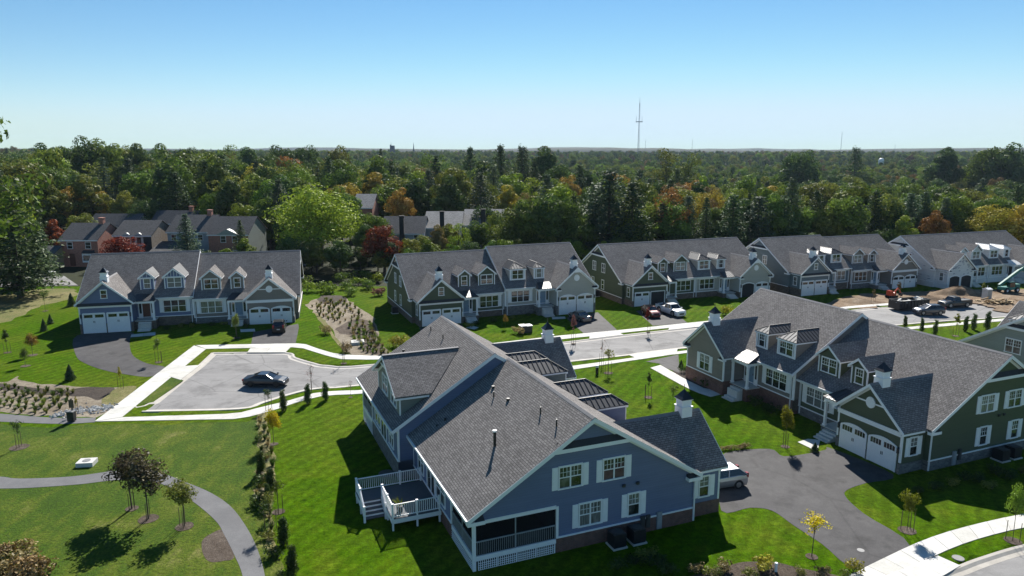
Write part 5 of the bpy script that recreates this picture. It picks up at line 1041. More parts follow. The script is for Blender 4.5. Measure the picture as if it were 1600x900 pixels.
def spruce(seed, H=16., rad=3.2, n=5200, pine=False):
    rs = np.random.RandomState(seed); P = []; N = []; S_ = []; lev = 17 if pine else 26; m = MB(); m.tube((0, 0, -.3), (0, 0, H*.97), rad*.07, .03, 8, False)
    per = n//lev
    for i in range(lev):
        f = (i+.5)/lev; z = H*((.05 if pine else .08) + (.94 if pine else .91)*f); L_ = rad*((1-f)**.8 if not pine else (1-f)**.55*(.75+.35*rs.rand())) + .25; nb = 6 if pine else 9
        ph = rs.rand()*6.28
        for b in range(nb):
            a = ph + 6.283*b/nb + rs.normal()*.2; l_ = L_*rs.uniform(.7, 1.12); k = max(6, int(per/nb*(.4+1.2*(1-f)))); t_ = rs.rand(k)**.7
            dr = (-.28 if not pine else .12)*l_
            x = t_*l_; side = rs.normal(size=k)*(.1+.16*l_*(1-t_*.4))*(.75 if not pine else .9); zz = z + dr*t_**1.4 + (.25*l_*t_**3 if not pine else 0) + rs.normal(size=k)*(.12 if not pine else .28)
            P.append(np.stack([math.cos(a)*x - math.sin(a)*side, math.sin(a)*x + math.cos(a)*side, zz], 1)); N.append(np.tile([0, 0, 1.], (k, 1)) + rs.normal(size=(k, 3))*.55 + np.array([math.cos(a), math.sin(a), 0])*.3); S_.append(np.full(k, .42 if not pine else .5)*(.6+.8*rs.rand(k)))
            if b % 2 == 0: m.tube((0, 0, z), (math.cos(a)*l_*.8, math.sin(a)*l_*.8, z+dr*.6), .05, .015, 4, False)
    P = np.concatenate(P); return leaf_mesh('crown', P, np.concatenate(N), np.concatenate(S_), rs.rand(len(P)), .45), m.mesh('trunk', False, True)
def sapling(seed, n, leafs, rad=.2, base=.36, nl=12, stem=.0085):
    """young tree normalised to height 1"""
    rs = np.random.RandomState(seed); C = []; Q = []; zc = (1+base)/2; rz = (1-base)/2
    for i in range(nl): d = unitv(rs, 1)[0]; k = rs.uniform(.2, .8); C.append((d[0]*rad*k, d[1]*rad*k, zc + d[2]*rz*k)); Q.append(rad*rs.uniform(.3, .5))
    P, N, s, t_ = lobes(rs, np.array(C), np.array(Q), n, leafs, .2, 1.0); cr = leaf_mesh('crown', P, N, s, t_, .7); m = MB(); m.tube((0, 0, -.02), (.01, 0, .55), stem, stem*.7, 6, False); m.tube((.01, 0, .55), (0, 0, .95), stem*.7, stem*.2, 5, False)
    rn = random.Random(seed)
    for c in C + C[:6]: c = Vector(c); f = rn.uniform(.38, .8); m.tube((.008, 0, f), c + Vector((rn.uniform(-.03, .03), rn.uniform(-.03, .03), .05)), stem*.4, stem*.12, 4, False)
    return cr, m.mesh('trunk', False, True)
def cone(seed, n, leafs, rad=.25, col_=False):
    rs = np.random.RandomState(seed); f = rs.rand(n)**(.8 if col_ else .62); f = 1-f if not col_ else rs.rand(n); a = rs.rand(n)*6.283
    prof = rad*((1-f)**.85) if not col_ else rad*np.sin(np.pi*np.clip(f*.86+.12, 0, 1))**.6
    bump_ = 1 + .18*np.sin(a*3 + f*17) + .12*np.sin(a*5 - f*23); r_ = prof*bump_*(.35+.72*rs.rand(n)**.6); P = np.stack([np.cos(a)*r_, np.sin(a)*r_, .04+.96*f], 1); N = np.stack([np.cos(a), np.sin(a), .4+0*a], 1) + rs.normal(size=(n, 3))*.6
    m = MB(); m.tube((0, 0, -.02), (0, 0, .5), .025, .01, 6, False); return leaf_mesh('crown', P, N, leafs*(.6+.8*rs.rand(n)), rs.rand(n), .55), m.mesh('trunk', False, True)
def bush(seed, n, leafs, flat=.75):
    rs = np.random.RandomState(seed); C = np.array([(rs.normal()*.26, rs.normal()*.26, .35+.2*rs.rand()) for i in range(9)]); Q = np.full(9, .3)*(.7+.6*rs.rand(9)); P, N, s, t_ = lobes(rs, C, Q, n, leafs, .45, 1.); P[:, 2] = np.maximum(.02, P[:, 2])
    m = MB(); rn = random.Random(seed)
    for i in range(6): m.tube((0, 0, 0), (rn.uniform(-.3, .3), rn.uniform(-.3, .3), .5), .02, .006, 4, False)
    return leaf_mesh('crown', P, N, s, t_, .65), m.mesh('stem', False, True)
def tuft(seed, n=70, wide=.5):
    rs = np.random.RandomState(seed); V = []; F = []; T_ = []
    for i in range(n):
        a = rs.rand()*6.283; l_ = .6+.4*rs.rand(); sp = wide*rs.rand()**.6; b = np.array([math.cos(a)*.12*rs.rand(), math.sin(a)*.12*rs.rand(), 0]); o_ = np.array([math.cos(a), math.sin(a), 0]); sd_ = np.array([-math.sin(a), math.cos(a), 0])*.03; m1 = b+o_*sp*.4+np.array([0, 0, l_*.6]); e = b+o_*sp+np.array([0, 0, l_*(1-.35*sp)]); k = len(V); V += [b-sd_, b+sd_, m1+sd_, m1-sd_, e]; F += [(k, k+1, k+2, k+3), (k+3, k+2, k+4)]; T_ += [rs.rand()]*2
    me = bpy.data.meshes.new('blades'); me.from_pydata([tuple(v) for v in V], [], F); at = me.attributes.new('tone', 'FLOAT', 'FACE'); at.data.foreach_set('value', np.array(T_, dtype=np.float32)); return me

BROAD = [broad(s, rad=r, base=b, nl=k, top=t_) for s, r, b, k, t_ in ((1, 5.4, .1, 54, 1), (2, 4.8, .08, 48, 1.1), (3, 6., .12, 62, .8), (4, 4.4, .07, 46, 1.4), (5, 5.4, .12, 56, .9), (6, 5.2, .08, 44, 1.0), (7, 6.4, .14, 66, .6))]
BIG = [broad(s, rad=r, base=b, nl=k, n=11000, leafs=.42) for s, r, b, k in ((21, 6.2, .1, 90), (22, 6.0, .14, 80))]
AIRY = [broad(s, rad=4.6, base=.22, nl=22, n=1700, leafs=.42) for s in (31, 32)]
SPRUCE = [spruce(41), spruce(42, rad=3.8)]; PINE = [spruce(51, rad=3.9, pine=True, n=5600), spruce(52, rad=4.5, pine=True, n=5600), spruce(53, rad=3.4, pine=True, n=4800)]
SAP = {'full': [sapling(61, 2000, .036, .27, .3, 22), sapling(62, 1700, .036, .25, .32, 20)], 'sparse': [sapling(63, 420, .034, .18, .32, 16, .006), sapling(64, 360, .034, .16, .3, 15, .006)], 'bare': [sapling(65, 60, .03, .14, .34, 16, .0055)], 'slim': [sapling(66, 760, .034, .12, .28, 14, .006)]}
for k_ in SAP: SAP[k_] = [t_ for t_ in SAP[k_]]
def column(seed, n=2600):
    rs = np.random.RandomState(seed); C = []; Q = []
    for i in range(16): f = (i+.5)/16; C.append((rs.normal()*.028, rs.normal()*.028, .06+.84*f)); Q.append((.05+.085*math.sin(math.pi*min(1, f*.8+.16))**.8)*rs.uniform(.75, 1.25))
    for i in range(9): a = rs.rand()*6.283; f = rs.uniform(.1, .8); C.append((math.cos(a)*.09, math.sin(a)*.09, f)); Q.append(.05)
    P, N, s, t_ = lobes(rs, np.array(C), np.array(Q), n, .05, .4, 1.25); m = MB(); m.tube((0, 0, -.02), (0, 0, .5), .02, .01, 6, False); return leaf_mesh('crown', P, N, s, t_, .55), m.mesh('trunk', False, True)
CONE = [cone(71, 2600, .07, .3), cone(72, 2400, .07, .26)]; COLM = [column(73), column(74)]; BUSH = [bush(81, 420, .16), bush(82, 380, .15), bush(83, 520, .12)]; TUFT = [tuft(91), tuft(92, 60, .7), tuft(93, 80, .35)]
def seta(o, mat):
    if not o.data.materials: o.data.materials.append(None)
    o.material_slots[0].link = 'OBJECT'; o.material_slots[0].material = M[mat]; return o
for grp in (BROAD, BIG, AIRY, SPRUCE, PINE, CONE, COLM, BUSH) + tuple(SAP.values()):
    for cr, tr in grp: cr.materials.append(M['leaf_mid']); tr.materials.append(M['bark'])
for me in TUFT: me.materials.append(M['leaf_grass'])
def tree(proto, loc, s, mat, label, group=None, name='tree', sw=1., rz=None, cat='tree', trunk='trunk', bark='bark'):
    loc = loc if len(loc) == 3 else (*loc, 0); o = empty(name, loc, random.uniform(0, 6.283) if rz is None else rz, 1, label, cat, group); o.scale = (s*sw, s*sw, s)
    c = link(bpy.data.objects.new('crown', proto[0]), o); seta(c, mat); t_ = link(bpy.data.objects.new(trunk, proto[1]), o)
    if bark != 'bark': seta(t_, bark)
    return o
def young(q, h, kind, mat, label, sw=1., stakes=True, ring_=.6, name='young_tree', i=0, bark='bark'):
    o = tree(SAP[kind][i % len(SAP[kind])], q, h, mat, label, 'young staked trees', name, sw, bark=bark)
    if ring_: ring(q, ring_)
    if stakes:
        for a in ((-.35, .1), (.35, -.1)) if i % 2 == 0 else ((-.3, -.2), (.3, .2), (0, .35)):
            m = MB(); m.tube((a[0], a[1], -.1), (a[0], a[1], 1.3), .024, .02, 5); st = m.build('stake', 'stake_wood', o); st.scale = (1/(h*sw), 1/(h*sw), 1/h)
            for v in st.data.vertices: pass
    return o

# --- young trees on the lawns
young((-24.09, 44.22), 4.6, 'full', 'leaf_bronze', 'bronze leaved tree with full crown, larger of the pair by the footpath', 1.32, ring_=.9, i=0)
young((-25.91, 45.62), 4.6, 'full', 'leaf_bronze', 'bronze leaved tree just behind the larger one by the footpath', 1.35, i=1)
young((-21.27, 43.23), 3.6, 'full', 'leaf_olive', 'smaller bronze green tree right of the pair by the footpath', 1.15, ring_=.8, i=1)
young((-19.80, 56.66), 3.1, 'full', 'leaf_yellow', 'small bright yellow tree at the end of the planted strip', .95, stakes=False, ring_=.5)
young((-40.54, 56.00), 2.6, 'sparse', 'leaf_shrub', 'thin green sapling in a mulch ring in the rough lawn', 1.1, ring_=1.)
young((-40.74, 80.33), 3.7, 'sparse', 'leaf_mid', 'thin tree in the lawn before the blue front door', 1., i=1)
young((-35.85, 91.34), 3.3, 'full', 'leaf_olive', 'staked tree in the lawn before the taupe house', .75)
young((-70.96, 107.39), 3.6, 'sparse', 'leaf_mid', 'slender tree on the bank left of the blue house, farthest up', 1.2, stakes=False)
young((-60.92, 84.36), 3.2, 'slim', 'leaf_shrub', 'pale slender tree at the left edge of the lawn', 1.4); young((-57.18, 83.25), 2.7, 'full', 'leaf_orange', 'low orange tree on the bank left of the drive', 1.15, stakes=False, ring_=.8); young((-55.10, 78.82), 2.2, 'full', 'leaf_mid', 'low green tree below the orange one', .9, stakes=False, ring_=.7)
young((-40.13, 70.98), 2.6, 'slim', 'leaf_gold', 'slim yellow sapling beside the left sidewalk', .8, ring_=0)
young((-40.17, 63.48), 2.0, 'slim', 'leaf_gold', 'thin sapling in the gravel beside the footpath post', .7, ring_=0)
young((-20.23, 69.78), 3.4, 'bare', 'leaf_pink', 'bare pinkish sapling on the grass strip near the black sedan', 1.3, ring_=0, bark='bark_pale'); young((-22.92, 64.82), 2.3, 'sparse', 'leaf_shrub', 'thin green sapling on the strip above the yellow tree', 1.2, ring_=0); young((-15.95, 68.24), 2.0, 'bare', 'leaf_pink', 'bare little sapling by the far corner of the sage house', 1.5, stakes=False, ring_=.3, bark='bark_pale'); young((-19.29, 79.82), 3.2, 'bare', 'leaf_pink', 'bare staked sapling on the far grass strip', 1.2, ring_=.5, bark='bark_pale')
young((10.27, 79.82), 3.2, 'bare', 'leaf_pink', 'bare pinkish sapling on the middle street strip', 1.5, ring_=0, bark='bark_pale'); young((10.57, 76.19), 3.6, 'sparse', 'leaf_yellowgreen', 'thin leafed staked sapling behind the utility post', 1.1, ring_=.7, i=1); young((13.48, 68.24), 2.9, 'slim', 'leaf_shrub', 'staked slim tree in the middle of the green lawn', .9, ring_=.6, i=1); young((15.22, 65.17), 2.6, 'sparse', 'leaf_mid', 'thin leafed sapling in front of the taupe garden walk', 1.1, stakes=False, ring_=0)
young((7.77, 88.49), 4.2, 'slim', 'leaf_pink', 'reddish staked tree in front of the tan sedan', 1., ring_=.4); young((18.24, 94.38), 3.9, 'slim', 'leaf_red', 'red staked tree beside the dark red suv', 1., ring_=.4, i=1); young((-0.88, 96.52), 2., 'full', 'leaf_orange', 'little autumn tree before the cream house window', .8, ring_=0, stakes=False)
young((22.53, 56.13), 3.6, 'full', 'leaf_yellowgreen', 'yellow green tree by the green house stoop', .72, ring_=.5); young((25.38, 42.74), 3.0, 'full', 'leaf_yellowgreen', 'yellow staked tree in a mulch ring beside the driveway', .78, ring_=.75, i=1); young((18.01, 39.69), 3.2, 'sparse', 'leaf_yellow', 'sparse pale yellow tree in the front lawn below the driveway', 1.5, stakes=False, ring_=.5); young((31.32, 41.50), 3.9, 'full', 'leaf_lime', 'small green tree over the sidewalk at the right edge', .62, ring_=.7)
young((57.65, 113.01), 2.6, 'slim', 'leaf_rust', 'brownish sapling in the bare soil before the slate house', 1.2, ring_=0); young((63.50, 116.56), 3.2, 'slim', 'leaf_rust', 'brownish sapling beside the orange machine', 1.2, ring_=0); young((78.41, 118.15), 2.8, 'slim', 'leaf_olive', 'olive sapling in the soil before the wrapped house', 1.2, ring_=0); young((58.38, 92.34), 3.4, 'slim', 'leaf_yellowgreen', 'pale yellow green sapling on the strip of lawn at right', 1.2, ring_=.6)
young((-15.78, 45.17), 3., 'sparse', 'leaf_mid', 'thin staked sapling at the lawn edge of the planted strip', 1., ring_=.6, i=1); young((-15.58, 42.98), 2.8, 'sparse', 'leaf_olive', 'thin sapling beside the footpath bend in the planted strip', 1., ring_=0)
for q, h, sw, lb in (((-21.43, 64.48), 2.3, 1., 'leftmost columnar evergreen along the street walk'), ((-19.68, 66.40), 2.2, 1.05, 'middle columnar evergreen along the street walk'), ((-18.23, 67.49), 2.05, 1.15, 'rightmost columnar evergreen along the street walk'), ((-18.89, 50.86), 2.1, 1.1, 'dark columnar evergreen at the top of the planted strip'), ((-17.11, 47.76), 2.2, 1.1, 'dark columnar evergreen midway down the planted strip'), ((-14.14, 40.98), 2.1, 1.1, 'columnar evergreen low in the planted strip by the lawn'), ((-12.64, 37.82), 2.1, 1.1, 'columnar evergreen lowest in the planted strip'), ((-16.92, 46.53), 1.6, 1., 'small columnar evergreen in the planted strip beside the dry grass'),
        ((54.35, 97.25), 1.8, 1.1, 'first columnar evergreen from the left on the right hand lawn'), ((55.05, 94.38), 2.2, .9, 'second columnar evergreen from the left on the right hand lawn'), ((56.07, 93.01), 2.3, 1., 'third columnar evergreen from the left on the right hand lawn'), ((61.12, 94.73), 2.4, 1., 'fourth columnar evergreen from the left on the right hand lawn'), ((62.91, 95.80), 2.5, 1., 'fifth columnar evergreen from the left on the right hand lawn'), ((64.74, 95.80), 2.8, 1., 'rightmost columnar evergreen on the right hand lawn')):
    tree(COLM[int(h*10) % 2], q, h*.97, 'leaf_shrub' if int(h*10) % 3 == 0 else 'leaf_dark', lb, 'columnar evergreens', 'columnar_evergreen', sw)
for q, h, sw, lb in (((-46.96, 73.71), 1.75, 1.15, 'dark cone shaped evergreen in the lawn above the planted bed'), ((-63.33, 95.09), 1.7, 1.0, 'nearer of two small evergreens on the bank left of the blue house'), ((-65.00, 99.13), 1.4, 1., 'farther of two small evergreens on the bank left of the blue house'), ((-69.17, 111.08), 2.1, 1.1, 'small evergreen close to the blue house side'), ((24.53, 55.10), .8, 1.4, 'little round evergreen beside the stoop'), ((19.03, 78.33), .9, 1.2, 'little evergreen at the taupe garage corner')):
    tree(CONE[int(h*10) % 2], q, h, 'needle_dark', lb, 'small evergreens', 'small_evergreen', sw)
# --- shrubs
def shrub(q, s, mat, label, sw=1.2, i=0, group=None): return tree(BUSH[i % 3], q, s, mat, label, group, 'shrub', sw, cat='shrub', trunk='stem')
ORD = 'first second third fourth fifth sixth seventh eighth ninth tenth eleventh twelfth'.split()
k_ = 0
for lb, grp, mat, pts in (
    ('dim shrub in the shade of the green gable', 'shrubs in the shade of the green gable', 'leaf_shrub', [(29.00, 47.96), (30.42, 48.46), (31.95, 49.17), (33.54, 50.00), (34.50, 49.79), (34.57, 48.46), (36.43, 50.86), (37.15, 50.21), (38.51, 51.08)]),
    ('dark shrub in front of the shaded brick of the blue gable', 'shrubs before the blue gable', 'leaf_shrub', [(6.15, 38.34), (7.25, 38.87), (8.19, 39.27), (8.58, 38.73), (8.86, 37.88)]),
    ('low shrub in the mulch bed at the bottom edge', 'shrubs in the bottom mulch bed', 'leaf_olive', [(10.81, 38.01), (11.26, 37.76), (11.88, 37.88), (12.50, 38.34), (13.59, 37.69), (16.61, 37.88), (17.66, 37.76), (19.10, 37.69)]),
    ('small shrub under the blue and taupe house windows', 'shrubs before the left twin house', 'leaf_shrub', [(-46.94, 95.80), (-45.59, 97.25), (-44.42, 97.62), (-41.91, 97.99), (-40.27, 98.37), (-39.07, 98.75), (-36.51, 96.88)]),
    ('small shrub under the cream house windows', 'shrubs before the middle twin house', 'leaf_shrub', [(-4.92, 98.37), (-2.73, 100.29), (0.00, 102.28), (2.36, 103.93), (3.82, 105.21), (6.51, 105.64), (-5.91, 96.88)]),
    ('small shrub in the bed by the taupe garage wall', 'shrubs by the taupe garage', 'leaf_shrub', [(19.15, 76.42), (19.54, 74.59), (19.98, 73.06), (20.26, 71.59), (21.20, 71.18), (22.61, 67.67), (23.27, 65.86), (24.07, 63.81)]),
    ('small white flowered plant in the row at the lawn edge', 'row of small plants at the drive', 'leaf_straw', [(17.35, 55.35), (17.75, 55.48), (18.21, 55.61), (18.66, 55.74), (19.12, 55.87)]),
    ('scrubby bush in the planted strip left of the lawn', 'bushes of the planted strip', 'leaf_shrub', [(-21.26, 57.20), (-19.63, 53.62), (-18.35, 49.27), (-17.70, 48.46), (-17.56, 46.07), (-16.78, 45.17), (-18.24, 49.79), (-14.31, 39.69), (-12.91, 37.38), (-15.34, 41.88)]),
    ('brown gold bush in the lower left corner', 'bushes in the lower left corner', 'leaf_rust', [(-30.33, 39.48), (-29.81, 39.97), (-29.17, 38.34), (-27.95, 38.01), (-29.10, 37.38), (-27.06, 37.50), (-27.94, 37.07), (-30.76, 39.00)]),
    ('bush at the foot of the trees behind the planted bed', 'bushes behind the planted bed', 'leaf_mid', [(-32.76, 123.17), (-30.68, 121.45), (-29.27, 124.93), (-27.79, 128.62), (-25.33, 124.93), (-31.82, 132.52), (-35.54, 123.17), (-25.03, 132.52), (-28.56, 135.24), (-37.81, 129.25), (-27.12, 119.23)])):
    for oi_, px_ in enumerate(sorted(pts)):
        q = px_; k_ += 1; s = random.uniform(.75, 1.15)
        if grp.startswith('bushes in the lower'): s *= 1.35
        if grp.startswith('bushes behind'): s *= 2.
        if grp.startswith('row of'): s *= .45
        if grp.startswith('shrubs before the') and 'twin' in grp: s *= .7
        if grp.startswith('bushes of the'): s *= .75
        if 'bottom mulch' in grp: s *= .6
        if 'shade of the green' in grp or 'before the blue' in grp: s *= .8
        shrub(q, s, mat if k_ % 3 or grp.startswith('row') else {'leaf_rust': 'leaf_straw', 'leaf_shrub': 'leaf_olive', 'leaf_olive': 'leaf_straw', 'leaf_mid': 'leaf_lime'}.get(mat, mat), lb, 1.2, k_, grp)
shrub((14.44, 38.47), .9, 'leaf_gold', 'round yellow orange shrub at the edge of the bottom mulch bed'); shrub((19.79, 38.14), .9, 'leaf_gold', 'yellow shrub beside the foot of the driveway', 1., 1); shrub((-24.86, 93.69), 1.5, 'leaf_straw', 'straw coloured shrub by the planted bed beyond the street', 1., 2); shrub((-20.09, 84.65), 1.3, 'leaf_straw', 'dry shrub near the pale drain box', 1., 1); shrub((-13.97, 87.27), 1.7, 'leaf_gold', 'orange shrub behind the sage house roof', 1.1, 2); shrub((-21.96, 119.23), 1.6, 'leaf_pink', 'pink shrub at the back corner of the dark green house', 1.2)
shrub((31.75, 104.78), 1.6, 'leaf_yellowgreen', 'yellow green shrub before the cream porch', 1., 1); shrub((1.03, 93.69), 1.2, 'leaf_straw', 'shrub beside the dark cabinet'); shrub((-44.10, 96.88), .8, 'leaf_yellowgreen', 'pale round shrub between the two front windows', 1., 2)
# --- clumps of grass in the planted beds
def clumps(poly, n, smin, smax, label, group, mats, seed):
    rn = random.Random(seed); P = []
    x0, x1 = min(p[0] for p in poly), max(p[0] for p in poly); y0, y1 = min(p[1] for p in poly), max(p[1] for p in poly); tries = 0
    while len(P) < n and tries < 6000:
        tries += 1; p = (rn.uniform(x0, x1), rn.uniform(y0, y1))
        if inside(*p, poly) and all((p[0]-q[0])**2+(p[1]-q[1])**2 > .55 for q in P): P.append(p)
    for p in P:
        o = bpy.data.objects.new('grass_clump', rn.choice(TUFT)); link(o); o.location = (*p, .01); s = rn.uniform(smin, smax); o.scale = (s*1.1, s*1.1, s); o.rotation_euler = (0, 0, rn.uniform(0, 6.28)); seta(o, rn.choice(mats)); tag(o, label, 'grass clump', group)
clumps([(-57.56, 72.42), (-50.70, 71.18), (-44.07, 69.97), (-42.23, 64.82), (-43.67, 63.31), (-47.90, 64.31), (-52.39, 65.51)], 170, .4, .8, 'tufted grass clump in the left planted bed', 'grass clumps of the left bed', ['leaf_grass', 'leaf_shrub', 'leaf_mid', 'leaf_shrub'], 5)
clumps([(-31.31, 110.13), (-30.93, 116.04), (-27.55, 115.02), (-24.13, 109.21), (-21.20, 101.48), (-24.34, 99.13), (-27.20, 101.48)], 70, .45, .8, 'tufted grass clump in the bed behind the street', 'grass clumps of the far bed', ['leaf_grass', 'leaf_olive', 'leaf_straw', 'leaf_shrub'], 6)
clumps([(-22.65, 97.62), (-19.91, 99.51), (-17.39, 90.69), (-14.66, 83.25), (-17.67, 83.80), (-20.54, 90.69)], 70, .5, .9, 'leafy grass clump in the mulch near the drain box', 'grass clumps of the mulch bed', ['leaf_grass', 'leaf_mid', 'leaf_shrub', 'leaf_straw'], 7)
clumps([(-23.03, 62.34), (-22.66, 63.15), (-19.75, 55.87), (-17.90, 51.08), (-16.55, 46.07), (-15.44, 42.66), (-16.86, 45.17), (-18.19, 47.47), (-20.75, 55.87)], 55, .4, .8, 'dry grass clump in the planted strip', 'grass clumps of the planted strip', ['leaf_straw', 'leaf_grass', 'leaf_shrub'], 8)
# --- broken white stones at the end of the footpath
rn = random.Random(9); m = MB()
for i in range(340):
    t_ = rn.random(); x, y = (Vector((-42.12, 63.48)).lerp(Vector((-37.89, 65.51)), t_) + Vector((rn.gauss(0, .25), rn.gauss(0, .55)))); r_ = rn.uniform(.06, .17); V = []
    for a in ((1, 0, 0), (-1, 0, 0), (0, 1, 0), (0, -1, 0), (0, 0, 1), (0, 0, -.6), ): V.append((x + a[0]*r_*rn.uniform(.7, 1.3), y + a[1]*r_*rn.uniform(.6, 1.2), max(0, r_*.4) + a[2]*r_*rn.uniform(.5, .9)))
    m.add(V, [(0, 2, 4), (2, 1, 4), (1, 3, 4), (3, 0, 4), (2, 0, 5), (1, 2, 5), (3, 1, 5), (0, 3, 5)])
tag(m.build('loose_stones', 'rock_white'), 'loose white stones between bed and footpath', 'stones', kind='stuff')

# --- trees named one by one behind the houses
def far(px_x, d, h): return ((px_x - 800)/1130*(d*.982 + (24-h*.6)*.187), d)
LIST = [  # image column, distance, height, width factor, prototype, foliage, label
    (497, 152, 17.2, 1.5, BIG[0], 'leaf_lime', 'huge bright green tree in the middle behind the planted bed'),
    (600, 143, 9.5, 1.25, BROAD[2], 'leaf_red', 'red maple behind the dark green house gable'), (572, 150, 9, 1., BROAD[1], 'leaf_dark', 'dark tree between the green giant and the red maple'), (640, 139, 5.2, 1.3, BROAD[4], 'leaf_mid', 'low green tree under the red maple'),
    (190, 147, 7.0, 1.6, BROAD[6], 'leaf_red', 'round red maple before the timbered town house'), (86, 158, 9., 1.1, BROAD[3], 'leaf_red', 'red tree behind the leftmost brick town house'),
    (291, 147, 11.5, 1.55, SPRUCE[1], 'needle_blue', 'broad grey green conifer before the grey town house'), (376, 147, 10.2, 1.2, SPRUCE[0], 'needle_dark', 'narrow dark conifer right of the brick pediment house'),
    (20, 118, 16.5, 1.75, PINE[1], 'needle_dark', 'tall feathery pine at the left edge'), (-40, 122, 17.5, 1.6, PINE[0], 'needle_dark', 'pine mostly cut off by the left edge'), (56, 131, 11.5, 1.5, PINE[2], 'needle_dark', 'lower pine beside the tall one at left'), (8, 150, 16, 1.1, BROAD[0], 'leaf_lime', 'lime green tree behind the pines at the left edge'),
    (625, 192, 14.5, .9, BROAD[5], 'leaf_orange', 'orange tipped tree over the grey town houses'), (682, 152, 8.5, 1.0, BROAD[3], 'leaf_rust', 'rust brown tree before the grey town houses'), (718, 150, 9.5, 1.1, AIRY[0], 'leaf_lime', 'airy light green tree before the grey town houses'), (802, 152, 12.2, 1.25, BROAD[2], 'leaf_olive', 'dense olive tree right of the grey town houses'),
    (862, 158, 14, 1.2, BROAD[4], 'leaf_mid', 'full green tree left of the tall pines'), (907, 152, 11, 1.2, BROAD[5], 'leaf_mid', 'green tree close behind the cream house'), (880, 172, 16, 1.1, BROAD[1], 'leaf_lime', 'light green tree rising left of the tall pines'),
    (952, 155, 20.0, 1.2, PINE[0], 'needle_blue', 'tallest pine behind the middle houses'), (988, 153, 17.5, 1.1, PINE[2], 'needle_dark', 'pine right of the tallest one'), (930, 162, 17.0, 1., PINE[1], 'needle_dark', 'pine left of the tallest one'),
    (1050, 175, 12, 1., SPRUCE[0], 'needle_dark', 'dark conifer under the rust brown trees'), (1103, 160, 14, 1., SPRUCE[1], 'needle_dark', 'dark pointed conifer behind the green house roof'), (1145, 158, 14.5, 1.1, PINE[2], 'needle_dark', 'dark pine behind the slate house, left of the pale one'), (1185, 160, 14.2, 1.15, PINE[0], 'needle_blue', 'paler pine behind the slate house'), (1225, 164, 13.5, 1., PINE[1], 'needle_dark', 'dark pine right of the paler pine'),
    (1060, 230, 15.5, 1.2, BROAD[2], 'leaf_rust', 'rust brown tree in the wood, left of its twin'), (1105, 238, 15.2, 1.2, BROAD[6], 'leaf_rust', 'rust brown tree in the wood, right of its twin'), (1018, 232, 13., 1., BROAD[0], 'leaf_rust', 'smaller rust brown tree beside the tall pines'),
    (1305, 172, 13, 1.1, AIRY[1], 'leaf_olive', 'pale grey green tree with open crown at right'), (1370, 178, 12.5, 1.2, BROAD[4], 'leaf_mid', 'rounded green tree behind the taupe house'), (1433, 170, 9.5, 1.1, SPRUCE[0], 'needle_blue', 'small pointed conifer near the right end of the wood'), (1458, 166, 10.8, 1., BROAD[5], 'leaf_orange', 'tan orange tree behind the wrapped house'), (1415, 164, 9.5, 1.1, BROAD[3], 'leaf_lime', 'light green tree left of the tan orange one'),
    (1555, 166, 12.2, 1.3, BIG[1], 'leaf_gold', 'golden tree behind the wrapped house'), (1605, 163, 13.0, 1.3, BROAD[2], 'leaf_gold', 'golden tree at the right edge'), (1520, 176, 11.5, 1., BROAD[1], 'leaf_dark', 'dark tree left of the golden trees'),
    (110, 200, 14.2, 1.1, BROAD[4], 'leaf_orange', 'orange tree over the left brick town houses'), (150, 205, 14, 1.1, BROAD[2], 'leaf_gold', 'golden brown tree next to the orange one at left'), (200, 200, 13.5, 1.1, BROAD[5], 'leaf_olive', 'olive tree right of the golden brown one at left'), (380, 178, 11.5, 1.1, BROAD[0], 'leaf_lime', 'lime green tree behind the brick pediment house'), (225, 190, 12, 1., BROAD[6], 'leaf_dark', 'dark round tree behind the timbered town house'),
    (275, 200, 18.5, 1.1, PINE[1], 'needle_dark', 'dark pine over the grey sided town house'), (335, 192, 13.5, 1., BROAD[2], 'leaf_lime', 'light green tree left of the lime one'), (130, 172, 9.6, 1.2, BROAD[0], 'leaf_olive', 'olive tree right behind the brick row'), (52, 178, 11., 1.1, BROAD[1], 'leaf_dark', 'dark tree behind the left pines'),
    (450, 168, 12, 1.1, BROAD[3], 'leaf_dark', 'dark green tree left of the green giant'), (420, 175, 13, 1.1, BROAD[5], 'leaf_mid', 'mid green tree behind the conifer at left'), (545, 175, 14, 1.1, BROAD[1], 'leaf_mid', 'green tree right behind the green giant'), (760, 176, 11, 1., BROAD[6], 'leaf_dark', 'dark tree at the end of the grey row'), (703, 158, 8.4, 1.1, BROAD[5], 'leaf_olive', 'olive tree before the middle of the grey row'), (745, 160, 8.8, 1.1, BROAD[0], 'leaf_mid', 'green tree before the right end of the grey row'), (662, 153, 6.4, 1.2, BROAD[2], 'leaf_olive', 'low olive tree below the tall dark chimney'), (775, 166, 10, 1., BROAD[4], 'leaf_lime', 'light green tree at the right end of the grey row'), (585, 160, 10.5, 1., BROAD[6], 'leaf_mid', 'green tree left of the tall dark chimney'), (455, 140, 7.5, 1.2, BROAD[2], 'leaf_dark', 'low dark tree beside the taupe house gable'), (530, 139, 7, 1.3, BROAD[5], 'leaf_dark', 'low dark tree in front of the green giant'),
]
for cx_, d_, h_, sw_, pr, mt, lb in LIST:
    x, y = far(cx_, d_, h_); tree(pr, (x, y, terr(x, y)), h_/16, mt, lb, None, 'pine_tree' if pr in PINE else 'spruce_tree' if pr in SPRUCE else 'leafy_tree', sw_*(1.35 if pr in PINE and cx_ > 100 else 1))
